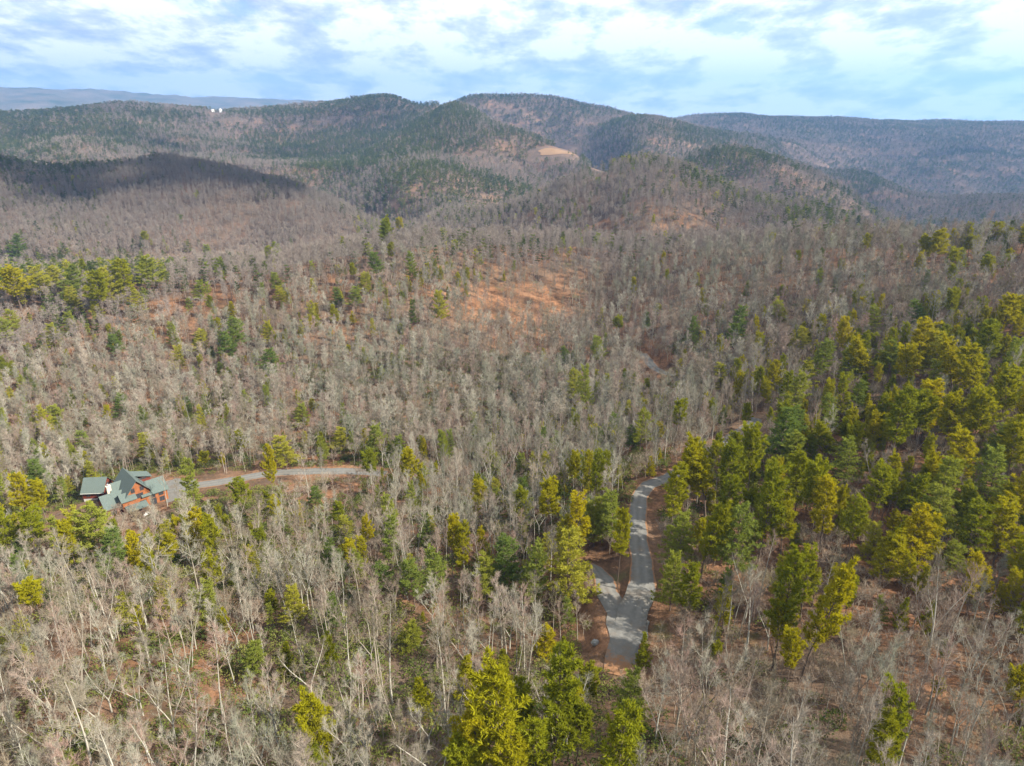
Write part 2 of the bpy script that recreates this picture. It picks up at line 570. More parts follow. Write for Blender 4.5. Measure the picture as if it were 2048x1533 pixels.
def tree_mat(name, cols, loc_scale, jitter, trans=0.0, tcol=None, rough=0.85):
    """colour of one tree: drawn from the ramp by where it stands and by a draw of its own"""
    m, n, l = mat(name)
    oi = N(n, 'ShaderNodeObjectInfo')
    nz = noise(n, l, loc_scale, 3, 0.6, oi.outputs['Location'])
    ad = N(n, 'ShaderNodeMath', operation='MULTIPLY_ADD', inp={1: jitter, 2: -jitter * 0.5})
    l.new(oi.outputs['Random'], ad.inputs[0])
    sm = N(n, 'ShaderNodeMath', operation='ADD')
    l.new(nz, sm.inputs[0]); l.new(ad.outputs[0], sm.inputs[1])
    k = len(cols)
    rp = ramp(n, [(0.25 + 0.5 * i / (k - 1), c) for i, c in enumerate(cols)])
    l.new(sm.outputs[0], rp.inputs[0])
    col = rp.outputs[0]
    d = N(n, 'ShaderNodeBsdfDiffuse', inp={'Roughness': 0.5})
    l.new(col, d.inputs['Color'])
    o = N(n, 'ShaderNodeOutputMaterial')
    if trans:
        tr = N(n, 'ShaderNodeBsdfTranslucent')
        l.new(mixrgb(n, l, 1.0, col, tcol, 'MULTIPLY'), tr.inputs['Color'])
        ms = N(n, 'ShaderNodeMixShader', inp={0: trans})
        l.new(d.outputs[0], ms.inputs[1]); l.new(tr.outputs[0], ms.inputs[2])
        l.new(ms.outputs[0], o.inputs['Surface'])
    else:
        l.new(d.outputs[0], o.inputs['Surface'])
    return m


def make_farwood():
    m, n, l = mat('far_wooded_slopes')
    geo = N(n, 'ShaderNodeNewGeometry').outputs['Position']
    a = ramp(n, [(0.35, (0.035, 0.05, 0.028)), (0.5, (0.085, 0.078, 0.055)), (0.65, (0.13, 0.105, 0.08))])
    l.new(noise(n, l, 0.0035, 6, 0.65, geo), a.inputs[0])
    return finish(m, n, l, a.outputs[0], 0.95, noise(n, l, 0.03, 4, 0.7, geo), 18.0, 0.05)


M_LITTER = make_litter()
def make_hill():
    m, n, l = mat('hill_forest_floor')
    geo = N(n, 'ShaderNodeNewGeometry').outputs['Position']
    a = ramp(n, [(0.35, (0.060, 0.045, 0.034)), (0.52, (0.115, 0.080, 0.058)), (0.68, (0.185, 0.105, 0.066))])
    l.new(noise(n, l, 0.02, 6, 0.65, geo), a.inputs[0])
    return finish(m, n, l, a.outputs[0], 0.95, None, 1, 0.05)


M_FARWOOD = make_farwood()
M_HILL = make_hill()
M_GRAVEL = make_gravel('gravel', (0.122, 0.119, 0.108), (0.12, 0.09, 0.062), True)
M_BARK = tree_mat('pale_bark', [(0.27, 0.255, 0.21), (0.39, 0.375, 0.315), (0.19, 0.165, 0.13), (0.40, 0.38, 0.315), (0.24, 0.21, 0.165)], 0.02, 0.7)
M_TWIG = tree_mat('bare_twigs', [(0.200, 0.198, 0.145), (0.165, 0.142, 0.108), (0.275, 0.262, 0.205), (0.215, 0.165, 0.130), (0.305, 0.290, 0.230), (0.235, 0.160, 0.128), (0.170, 0.146, 0.105)], 0.016, 0.6)
M_FTWIG = tree_mat('hill_twigs', [(0.215, 0.185, 0.150), (0.185, 0.158, 0.135), (0.245, 0.215, 0.180), (0.200, 0.160, 0.135), (0.235, 0.200, 0.170)], 0.006, 0.5)
M_BRUSH = tree_mat('brush_twigs', [(0.20, 0.155, 0.115), (0.26, 0.20, 0.15), (0.22, 0.19, 0.12), (0.27, 0.22, 0.175)], 0.03, 0.6)
M_PBARK = tree_mat('pine_bark', [(0.10, 0.075, 0.058), (0.15, 0.115, 0.09), (0.12, 0.085, 0.065)], 0.05, 0.6)
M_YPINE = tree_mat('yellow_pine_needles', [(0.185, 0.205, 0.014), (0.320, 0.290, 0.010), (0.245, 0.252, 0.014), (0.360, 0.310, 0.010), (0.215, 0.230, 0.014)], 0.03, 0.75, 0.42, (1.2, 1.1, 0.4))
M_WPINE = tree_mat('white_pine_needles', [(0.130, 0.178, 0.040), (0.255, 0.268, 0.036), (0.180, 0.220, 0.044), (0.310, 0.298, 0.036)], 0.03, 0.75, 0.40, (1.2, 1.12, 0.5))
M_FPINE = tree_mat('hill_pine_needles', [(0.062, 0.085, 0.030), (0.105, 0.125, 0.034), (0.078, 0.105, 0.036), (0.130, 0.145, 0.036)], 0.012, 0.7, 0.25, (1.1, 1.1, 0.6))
M_SHRUB = tree_mat('laurel_leaves', [(0.070, 0.092, 0.022), (0.130, 0.140, 0.032), (0.090, 0.112, 0.024), (0.150, 0.150, 0.040)], 0.05, 0.7, 0.15, (1.1, 1.2, 0.6))


# ------------------------------------------------------------------ the ground and the lanes
def ground_mesh():
    nr, nc = GX.shape
    v = np.stack([GX.ravel(), GY.ravel(), GZ.ravel()], 1)
    i, j = np.meshgrid(np.arange(nr - 1), np.arange(nc - 1), indexing='ij')
    a = (i * nc + j).ravel()
    f = np.stack([a, a + nc, a + nc + 1, a + 1], 1)
    # the last column lies on the first one, straight behind the drone; a fan closes the middle
    c = len(v)
    v = np.r_[v, [[0, 0, GZ[0].mean()]]]
    fan = np.stack([np.arange(nc - 1), np.arange(1, nc), np.full(nc - 1, c)], 1)
    me = bpy.data.meshes.new('hillside')
    me.vertices.add(len(v)); me.vertices.foreach_set('co', v.ravel())
    nl = f.size + fan.size
    me.loops.add(nl); me.loops.foreach_set('vertex_index', np.r_[f.ravel(), fan.ravel()])
    me.polygons.add(len(f) + len(fan))
    me.polygons.foreach_set('loop_start', np.r_[np.arange(len(f)) * 4, f.size + np.arange(len(fan)) * 3])
    me.polygons.foreach_set('use_smooth', np.ones(len(f) + len(fan), bool))
    for m_ in (M_LITTER, M_HILL, M_FARWOOD):
        me.materials.append(m_)
    rq = RR[:-1, :-1] * (1 + 0.12 * fbm(GX[:-1, :-1] / 90, GY[:-1, :-1] / 90, 3, 61))
    zone = np.r_[((rq > 620).astype(np.int32) + (RR[:-1, :-1] > 4600)).ravel(), np.zeros(len(fan), np.int32)]
    me.polygons.foreach_set('material_index', zone.astype(np.int32))
    me.update(calc_edges=True)
    me.validate()
    return me


terrain = obj('terrain', ground_mesh())
tag(terrain, kind='structure')


FORK = lane_pts['fork_lane'][0]


def lane(name, lift, m):
    line = lane_pts[name]; hw = LANES[name][1]
    mb = MB()
    rows, edge, track = [], [], []
    for i, p in enumerate(line):
        d = line[min(i + 1, len(line) - 1)] - line[max(i - 1, 0)]
        s = np.array([d[1], -d[0]]) / (np.hypot(d[0], d[1]) + 1e-9)
        row = []
        flare = 1.0
        if name == 'gravel_road':
            flare = 1.0 + 0.35 * math.exp(-((i - 3) / 5.0) ** 2)
        tail = 1.0
        if name == 'fork_lane':
            tail = float(np.clip((len(line) - 1 - i) / (0.45 * len(line)), 0, 1))
            flare = 0.25 + 0.75 * tail
        for k in (-1, -.86, -.7, -.35, 0, .35, .7, .86, 1):
            e_ = float(np.clip((abs(k) - .55) / .45, 0, 1))
            if name in ('gravel_road', 'fork_lane'):
                e_ *= float(np.clip((math.hypot(p[0] - FORK[0], p[1] - FORK[1]) - 7.5) / 2, 0, 1))
            e_ = max(e_, 1 - 1.6 * tail) if tail < 1 else e_
            if name == 'gravel_road' and i < 4:
                e_ = max(e_, 1 - i / 4)
            edge.append(e_); track.append(1.0 if abs(k) == .35 else (-0.0 if k == 0 else 0.1))
            wob = 1.06 + 0.10 * math.sin(i * 0.9 + k * 2) + 0.09 * math.sin(i * 2.3 + 1.3 * k)
            x, y = p[0] + s[0] * k * hw * wob * flare, p[1] + s[1] * k * hw * wob * flare
            crown = 0.05 * (1 - k * k)
            row.append(len(mb.v))
            mb.v.append((x, y, max(float(height(x, y)), p[2]) + lift + crown))
        rows.append(row)
    for a, b in zip(rows[:-1], rows[1:]):
        for k in range(8):
            mb.f.append((a[k], a[k + 1], b[k + 1], b[k])); mb.m.append(0)
    me = mb.mesh(name, [m], True)
    me.attributes.new('edge', 'FLOAT', 'POINT').data.foreach_set('value', edge)
    me.attributes.new('track', 'FLOAT', 'POINT').data.foreach_set('value', track)
    o = obj(name, me)
    tag(o, kind='structure')
    return o


lane('gravel_road', 0.10, M_GRAVEL)
lane('fork_lane', 0.08, M_GRAVEL)
lane('house_driveway', 0.10, M_GRAVEL)
lane('valley_road', 0.12, M_GRAVEL)

# ------------------------------------------------------------------ tree builders
UP = np.array([0, 0, 1.0])


def unit(v):
    return v / (np.linalg.norm(v) + 1e-9)


def dirv(az, el):
    return np.array([math.cos(az) * math.cos(el), math.sin(az) * math.cos(el), math.sin(el)])


def limb(q, start, d, length, lift, wig, n):
    """points of a branch that bends upwards by lift over its length"""
    pts = [np.array(start, float)]
    d = np.array(d, float)
    for i in range(n):
        d = unit(d + UP * lift / n + q.normal(0, wig, 3))
        pts.append(pts[-1] + d * length / n)
    return pts, d


def bare_tree(seed, H=20.0, clear=0.45, spread=3.6, nprim=14, el=(22, 58), nsec=6, ntwig=10, rad=0.16, fork=0, tw=0.0175, twl=1.1, lean=0.03, secl=1.3):
    """leafless hardwood: a trunk mesh and a crown mesh of limbs and twigs"""
    q = np.random.default_rng(seed)
    tr, cr = MB(), MB()
    stems = []
    d0 = unit(np.array([q.normal(0, lean), q.normal(0, lean), 1.0]))
    if fork:
        fz = H * q.uniform(0.22, 0.45)
        base, d = limb(q, (0, 0, -0.8), d0, fz + 0.8, 0, 0.02, 4)
        tr.tube(base, list(np.linspace(rad * 1.25, rad * 0.95, len(base))), 7)
        a0 = q.uniform(0, 6.28)
        for k in range(fork):
            p, _ = limb(q, base[-1] - d * 0.1, dirv(a0 + 6.28 * k / fork + q.normal(0, .3), R(q.uniform(58, 74))), (H - fz) * q.uniform(0.85, 1.0), 0.25, 0.05, 7)
            rr = list(np.linspace(rad * 0.72, rad * 0.10, len(p)))
            tr.tube(p, rr, 5); stems.append((p, rr, 0.25, max(5, nprim // fork + 2)))
    else:
        p, _ = limb(q, (0, 0, -0.8), d0, H + 0.8, 0.02, 0.022, 10)
        rr = list(rad * (1.15 - 1.05 * np.linspace(0, 1, len(p)) ** 0.9))
        tr.tube(p, rr, 7); stems.append((p, rr, clear, nprim))
    az = q.uniform(0, 6.28)
    for p, rr, cl, n in stems:
        p = np.array(p); L = len(p) - 1
        for k in range(n):
            s = cl + (0.98 - cl) * ((k + q.uniform(0.1, 0.9)) / n)
            i = min(int(s * L), L - 1); f = s * L - i
            at = p[i] * (1 - f) + p[i + 1] * f
            r0 = (rr[i] * (1 - f) + rr[i + 1] * f)
            az += 2.4 + q.normal(0, .3)
            rel = (s - cl) / (1 - cl + 1e-6)
            ln = spread * (1.05 - 0.72 * rel ** 1.3) * q.uniform(0.7, 1.25)
            e = R(q.uniform(*el)) + 0.25 * rel
            pp, _ = limb(q, at, dirv(az, e), ln, 0.45, 0.10, 4)
            rb = min(r0 * 0.55, 0.075) + 0.012
            cr.tube(pp, [rb, rb * .8, rb * .58, rb * .4, rb * .2], 4)
            pp = np.array(pp)
            for j in range(nsec):
                s2 = 0.25 + 0.75 * (j + q.uniform(0.1, 0.9)) / nsec
                i2 = min(int(s2 * 4), 3); f2 = s2 * 4 - i2
                a2 = pp[i2] * (1 - f2) + pp[i2 + 1] * f2
                d2 = unit(pp[i2 + 1] - pp[i2]) + q.normal(0, 0.55, 3) + UP * 0.15
                l2 = secl * ln * q.uniform(0.28, 0.5) * (1.15 - 0.4 * s2)
                ps, _ = limb(q, a2, unit(d2), l2, 0.3, 0.12, 2)
                cr.tube(ps, [rb * .38 + .008, rb * .25 + .008, 0.008], 3)
                for t in range(ntwig):
                    s3 = q.uniform(0.1, 1.0)
                    i3 = min(int(s3 * 2), 1); f3 = s3 * 2 - i3
                    a3 = ps[i3] * (1 - f3) + ps[i3 + 1] * f3
                    d3 = unit(unit(ps[i3 + 1] - ps[i3]) + q.normal(0, 0.6, 3) + UP * 0.25)
                    cr.tube([a3, a3 + d3 * twl * q.uniform(0.5, 1.25)], [tw * q.uniform(.7, 1.2), 0], 3)
    return tr, cr


def tuft(cr, q, at, d, size, n, wid):
    """a spray of needles: narrow blades that fan out around the shoot"""
    for k in range(n):
        dd = unit(d * 0.8 + q.normal(0, 0.58, 3) + UP * 0.25)
        s = unit(np.cross(dd, q.normal(0, 1, 3)))
        l = size * q.uniform(0.7, 1.25); w = wid * q.uniform(.7, 1.3)
        cr.poly([at - s * w * .5, at + s * w * .5, at + dd * l * .62 + s * w * .5, at + dd * l])


def pine_tree(seed, H=17.0, kind='yellow', cb=0.42, width=3.2, nb=84, per=12, size=0.60, wid=0.12, ntuft=9, rad=0.15):
    q = np.random.default_rng(seed)
    tr, cr = MB(), MB()
    bend = 0.02 if kind != 'yellow' else 0.035
    p, _ = limb(q, (0, 0, -0.8), unit(np.array([q.normal(0, bend), q.normal(0, bend), 1])), H + 0.4, 0.02, bend, 9)
    rr = list(rad * (1.1 - 1.02 * np.linspace(0, 1, 10)))
    tr.tube(p, rr, 7)
    p = np.array(p)

    def stem(s):
        i = min(int(s * 9), 8); f = s * 9 - i
        return p[i] * (1 - f) + p[i + 1] * f
    az = q.uniform(0, 6.28)
    lob = q.uniform(0, 6.28, 3)
    whorls = None
    if kind == 'white':
        whorls = np.linspace(cb, 0.97, max(6, nb // 5))
    for k in range(nb):
        if whorls is not None:
            s = whorls[k % len(whorls)] + q.normal(0, 0.006)
        else:
            s = cb + (0.99 - cb) * (k + q.uniform(0, 1)) / nb
        rel = np.clip((s - cb) / (1 - cb), 0, 1)
        if kind == 'yellow':
            prof = (0.42 + 1.0 * rel ** 0.6 * (1 - rel) ** 0.45) * (1.0 - 0.25 * rel)
            el = R(q.uniform(5, 35)) + 0.6 * rel
        elif kind == 'white':
            prof = 0.30 + 0.85 * (1 - rel) ** 0.75
            el = R(q.uniform(-4, 14)) + 0.5 * rel
        else:
            prof = 0.13 + 1.0 * (1 - rel) ** 0.9
            el = R(q.uniform(12, 34)) + 0.4 * rel
        az += 2.4 + q.normal(0, .35)
        side = 1 + 0.28 * math.sin(az + lob[0]) + 0.18 * math.sin(2 * az + lob[1] + 6 * rel)
        ln = width * prof * side * q.uniform(0.7, 1.2)
        at = stem(min(s, 0.995))
        pp, _ = limb(q, at, dirv(az, el), ln, 0.30, 0.07, 4)
        rb = max(0.015, min(0.06, 0.016 * ln))
        tr.tube(pp, [rb, rb * .8, rb * .6, rb * .4, rb * .2], 3)
        pp = np.array(pp)
        m = max(3, int(per * ln / width * 1.15 + 1))
        for j in range(m):
            s2 = (0.22 if kind != 'yellow' else 0.38) + 0.80 * (j + q.uniform(0, 1)) / m
            s2 = min(s2, 1.0)
            i2 = min(int(s2 * 4), 3); f2 = s2 * 4 - i2
            a2 = pp[i2] * (1 - f2) + pp[i2 + 1] * f2
            dd = unit(pp[i2 + 1] - pp[i2])
            sd_ = unit(np.cross(dd, UP))
            off = 0.34 * ln * (1.1 - s2) + 0.22
            flat = 0.28 if kind == 'white' else 0.55
            a2 = a2 + sd_ * q.normal(0, off * 0.55) + UP * q.normal(0, off * 0.3 * flat)
            tuft(cr, q, a2, dd, size, ntuft, wid)
    tuft(cr, q, p[-1] - UP * .3, UP, size * 1.2, ntuft * 2, wid)
    return tr, cr


def shrub(seed, rx=1.5, rz=1.1, n=170, leaf=0.26):
    q = np.random.default_rng(seed)
    cr = MB()
    for k in range(6):
        a = q.uniform(0, 6.28)
        e = np.array([math.cos(a) * rx * .6, math.sin(a) * rx * .6, rz * 1.1])
        cr.tube([(0, 0, -0.3), e * .5 + UP * .1, e], [0.05, 0.035, 0.015], 3, 1)
    for k in range(n):
        d = unit(q.normal(0, 1, 3)); d[2] = abs(d[2]) * 0.9 - 0.15
        p = d * np.array([rx, rx, rz]) * q.uniform(0.55, 1.08) * (1 + .2 * math.sin(3 * math.atan2(d[1], d[0]) + seed)) + UP * rz * 0.55
        dd = unit(d + q.normal(0, .6, 3)); s = unit(np.cross(dd, q.normal(0, 1, 3)))
        w = leaf * q.uniform(.5, .9)
        cr.poly([p - s * w * .3, p + dd * leaf * .5 - s * w * .55, p + dd * leaf * 1.2, p + dd * leaf * .5 + s * w * .55])
    return cr


# full detail for the near trees; each variant is (trunk, crown, natural height, natural crown width)
BARE = []
SPEC = [dict(H=22, clear=.50, spread=3.0, nprim=14), dict(H=20, clear=.42, spread=3.6, nprim=14), dict(H=21, clear=.55, spread=3.1, nprim=12, el=(40, 68)),
        dict(H=19, clear=.40, spread=4.2, nprim=14, el=(25, 55), rad=.19), dict(H=20, fork=2, spread=3.2, nprim=13), dict(H=18, fork=3, spread=2.9, nprim=15),
        dict(H=17, clear=.34, spread=3.4, nprim=15, el=(42, 68), ntwig=12), dict(H=21, clear=.48, spread=3.8, nprim=12, lean=.10, el=(25, 60)), dict(H=18, fork=2, spread=3.8, nprim=12, el=(25, 55), rad=.22),
        dict(H=16, clear=.30, spread=3.0, nprim=16, el=(42, 70), ntwig=12, rad=.13)]
for k, sp in enumerate(SPEC):
    t_, c_ = bare_tree(100 + k, **sp)
    BARE.append((t_, c_, sp['H'], 2 * sp['spread'] * 1.05))
PINE = []
PSPEC = [dict(kind='yellow', H=17, cb=.45, width=3.3), dict(kind='yellow', H=16, cb=.38, width=3.0), dict(kind='yellow', H=18, cb=.50, width=3.6, nb=92), dict(kind='yellow', H=15, cb=.55, width=3.4), dict(kind='yellow', H=16, cb=.30, width=2.8, nb=70),
         dict(kind='white', H=20, cb=.28, width=3.7, nb=80, size=.62, per=14, ntuft=9, wid=.12), dict(kind='white', H=19, cb=.36, width=3.4, nb=72, size=.62, per=14, ntuft=9, wid=.12), dict(kind='white', H=18, cb=.20, width=3.3, nb=80, size=.6, per=13, ntuft=9, wid=.12),
         dict(kind='cone', H=11, cb=.08, width=2.3, nb=80, size=.5, per=10, ntuft=9, wid=.11, rad=.12), dict(kind='cone', H=10, cb=.12, width=2.0, nb=74, size=.5, per=10, ntuft=9, wid=.11, rad=.11)]
for k, sp in enumerate(PSPEC):
    t_, c_ = pine_tree(300 + k, **sp)
    PINE.append((t_, c_, sp['H'], 2 * sp['width'] * (0.95 if sp['kind'] != 'yellow' else 0.92), sp['kind']))

BARE_ME = [(t.mesh('bare_tree_trunk', [M_BARK], True), c.mesh('bare_tree_crown', [M_TWIG])) for t, c, _, _ in BARE]
PINE_ME = [(t.mesh('pine_tree_trunk', [M_PBARK], True), c.mesh('pine_tree_crown', [M_WPINE if k == 'white' else M_YPINE])) for t, c, _, _, k in PINE]


def whole(name, t, c, mats):
    mb = MB(); mb.add(t, 0); mb.add(c, 1)
    return mb.mesh(name, mats)


LIB = {}


def library(key, meshes):
    """trees that are only drawn as members of a mass"""
    col = bpy.data.collections.new(key)
    for i, me in enumerate(meshes):
        o = bpy.data.objects.new('%s_%02d' % (key, i), me)
        col.objects.link(o)
    LIB[key] = col


library('near_bare', [whole('bare', t, c, [M_BARK, M_TWIG]) for t, c, _, _ in BARE])
library('near_pine', [whole('pine', t, c, [M_PBARK, M_WPINE if k == 'white' else M_YPINE]) for t, c, _, _, k in PINE])
mid_b, far_b, mid_p, far_p, bowl_b = [], [], [], [], []
for k in range(5):
    t, c = bare_tree(500 + k, H=20, clear=.42, spread=3.6, nprim=13, nsec=4, ntwig=6, rad=.13, tw=.05, twl=1.7, secl=1.5, fork=(2 if k == 3 else 0), el=(30, 65))
    mid_b.append(whole('bare', t, c, [M_FTWIG, M_FTWIG]))
    bowl_b.append(whole('bare', t, c, [M_TWIG, M_TWIG]))
    t, c = bare_tree(540 + k, H=19, clear=.40, spread=4.0, nprim=9, nsec=3, ntwig=4, rad=.22, tw=.13, twl=2.2, el=(30, 65))
    far_b.append(whole('bare', t, c, [M_FTWIG, M_FTWIG]))
for k in range(4):
    kd = ['yellow', 'yellow', 'white', 'white'][k]
    t, c = pine_tree(600 + k, H=17 if k < 2 else 19, kind=kd, cb=.38 if k < 2 else .25, width=3.3, nb=26, per=5, size=1.0, wid=.36, ntuft=5)
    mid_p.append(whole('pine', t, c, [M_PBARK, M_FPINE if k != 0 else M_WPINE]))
    t, c = pine_tree(640 + k, H=16, kind=kd, cb=.2, width=3.6, nb=14, per=4, size=1.5, wid=.7, ntuft=4)
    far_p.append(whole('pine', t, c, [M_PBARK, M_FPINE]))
library('bowl_bare', bowl_b); library('mid_bare', mid_b); library('far_bare', far_b); library('mid_pine', mid_p); library('far_pine', far_p)
library('brush', [whole('brush', *bare_tree(700 + k, H=6, fork=4, spread=1.5, nprim=12, nsec=3, ntwig=5, rad=.05, tw=.016, twl=.8), [M_BRUSH, M_BRUSH]) for k in range(4)])
library('laurel', [shrub(720 + k).mesh('laurel', [M_SHRUB, M_PBARK]) for k in range(4)])

# ------------------------------------------------------------------ where trees stand
PMAP = """77766666656665433345556666655555
66554333567765433345544332233333
33211112344333444332435632333333
11100000000233442222112257544233
11000100000101211111100012300343
66666312201112110000110001112222
43221010221110000000111212222233
22121021110110000010122223444555
22110011110000000111112223566654
21110111110000000121112234556666
11001111121111111111111346666677
11100111211111112211235676677777
12111122111112223222356555677777
33342112211112233223455444445566
11232112111111223323444433344455
11112111111111122212322332222333
11111111111110112101112321111122
11111111211111121211111211111112
11111111111221233211111111211111
11111111112121344321211111221111
11111111112122344322211111221111""".split()
PM = np.array([[int(c) for c in row] for row in PMAP], float) * 0.1


def pine_share(u, v):
    fx = np.clip(u / 64.0 - 0.5, 0, 30.999); fy = np.clip(v / 64.0 - 3.5, 0, len(PM) - 1.001)
    j, i = fx.astype(int), fy.astype(int); b, a = fx - j, fy - i
    return (PM[i, j] * (1 - a) + PM[i + 1, j] * a) * (1 - b) + (PM[i, j + 1] * (1 - a) + PM[i + 1, j + 1] * a) * b


def in_poly(u, v, poly):
    u, v = np.asarray(u, float), np.asarray(v, float)
    c = np.zeros(u.shape, bool)
    n = len(poly)
    for i in range(n):
        x0, y0 = poly[i]; x1, y1 = poly[(i + 1) % n]
        k = ((y0 > v) != (y1 > v)) & (u < (x1 - x0) * (v - y0) / (y1 - y0 + 1e-9) + x0)
        c ^= k
    return c


# openings of the forest as the drone sees them, with the distance up to which trees would hide them
OPEN = [
    ([(1208, 1170), (1232, 1165), (1262, 1215), (1255, 1100), (1250, 1010), (1285, 965), (1330, 955), (1325, 1000), (1305, 1030), (1318, 1180), (1325, 1235), (1330, 1300), (1270, 1335), (1165, 1330), (1185, 1290), (1200, 1230)], 150),
    ([(160, 945), (260, 925), (330, 965), (335, 1020), (165, 1010)], 232),
    ([(320, 955), (400, 955), (400, 985), (330, 1000)], 228),
    ([(400, 950), (500, 938), (560, 934), (720, 932), (720, 946), (560, 960), (490, 968), (400, 980)], 228),
    ([(1478, 842), (1525, 838), (1520, 866), (1470, 872)], 190),
    ([(1295, 708), (1330, 720), (1340, 750), (1300, 745)], 290),
    ([(85, 1020), (175, 1005), (160, 1040), (120, 1065), (95, 1055)], 225),
    ([(1070, 294), (1160, 292), (1160, 312), (1070, 312)], 2300),
    ([(1185, 332), (1215, 332), (1215, 342), (1185, 342)], 1600),
    ([(418, 208), (455, 208), (455, 225), (418, 225)], 2700),
]
# slopes where the litter shows through thin woods: fewer trees
THIN = [((1000, 600), (150, 60), .62), ((470, 430), (130, 60), .25), ((1120, 580), (120, 40), .4), ((1450, 1130), (60, 60), .6), ((1650, 1300), (250, 120), .3), ((130, 1190), (130, 60), .3), ((600, 600), (60, 30), .3), ((1230, 450), (120, 25), .5), ((390, 600), (90, 40), .4)]


def clear_of_lanes(x, y, extra=1.2):
    ok = np.ones(x.shape, bool)
    nr_ = np.hypot(x, y) < 400
    for name, line in lane_pts.items():
        d, _ = seg_dist(x[nr_], y[nr_], line)
        k = ok[nr_]; k &= d > LANES[name][1] + extra
        ok[nr_] = k
    ok &= np.hypot(x - HOUSE_C[0] - 1, y - HOUSE_C[1] - 4) > 11.5
    return ok


def blocks_view(x, y, z, h, w):
    """does the tree stand in front of one of the openings?"""
    bad = np.zeros(x.shape, bool)
    r = np.hypot(x, y)
    for s in (0.12, 0.35, 0.6, 0.8, 1.0):
        for k in (-0.4, 0.0, 0.4):
            ph = np.arctan2(x, y)
            u, v = project(x + k * w * np.cos(ph), y - k * w * np.sin(ph), z + h * s)
            for poly, rm in OPEN:
                bad |= in_poly(u, v, poly) & (r < rm)
    return bad


TT = (GZ - CAM_Z) / RR
SKYL = np.maximum.accumulate(TT, axis=0)


def visible(x, y, ztop, margin):
    s = grid_sample(SKYL, x * 0.97, y * 0.97)
    r = np.hypot(x, y)
    return (ztop - CAM_Z + margin) / r > s


def scatter(r0, r1, step, seed, phmax=R(54)):
    q = np.random.default_rng(seed)
    n = int(2 * r1 * math.sin(min(phmax, math.pi / 2)) / step) + 2
    xs = (np.arange(n) - n / 2) * step
    ys = np.arange(0, r1, step)
    X, Y = np.meshgrid(xs, ys)
    X[1::2] += step / 2
    x = (X + q.uniform(-.48, .48, X.shape) * step).ravel(); y = (Y + q.uniform(-.48, .48, X.shape) * step).ravel()
    r = np.hypot(x, y); k = (r > r0) & (r < r1) & (np.abs(np.arctan2(x, y)) < phmax)
    return x[k], y[k], q


taken = []                                    # (x, y, radius) of pines placed by hand


def grow(r0, r1, step, seed, htree, margin):
    x, y, q = scatter(r0, r1, step, seed)
    z = height(x, y)
    h = q.normal(1.0, 0.15, x.shape).clip(.6, 1.4) * htree
    k = visible(x, y, z + h, margin)
    x, y, z, h = x[k], y[k], z[k], h[k]
    u, v = project(x, y, z + h * 0.6)
    # gaps follow a slow noise, and the thin slopes
    keep = np.ones(x.shape)
    for (cu_, cv_), (su, sv), a in THIN:
        keep -= a * np.exp(-((u - cu_) / su) ** 2 - ((v - cv_) / sv) ** 2)
    keep -= 0.35 * (fbm(x / 40, y / 40, 3, 77) < -0.22)
    k = (q.uniform(0, 1, x.shape) < keep) & clear_of_lanes(x, y) & ~(blocks_view(x, y, z, h, 6.0) & (q.uniform(0, 1, x.shape) < .96))
    if taken and r0 < 900:
        tk = np.array(taken)
        near_ = np.zeros(x.shape, bool)
        for a in tk:
            near_ |= (np.hypot(x - a[0], y - a[1]) < a[2])
        k &= ~near_
    x, y, z, h, u, v = x[k], y[k], z[k], h[k], u[k], v[k]
    if r0 < 390:
        k = ~hides_pine(x, y, z, h) | (q.uniform(0, 1, x.shape) < .12)
        x, y, z, h, u, v = x[k], y[k], z[k], h[k], u[k], v[k]
    share = pine_share(u, v) * (1 + 1.3 * fbm(x / (60 if r1 < 1500 else 160), y / (60 if r1 < 1500 else 160), 3, 55))
    return x, y, z, h, u, v, share, q


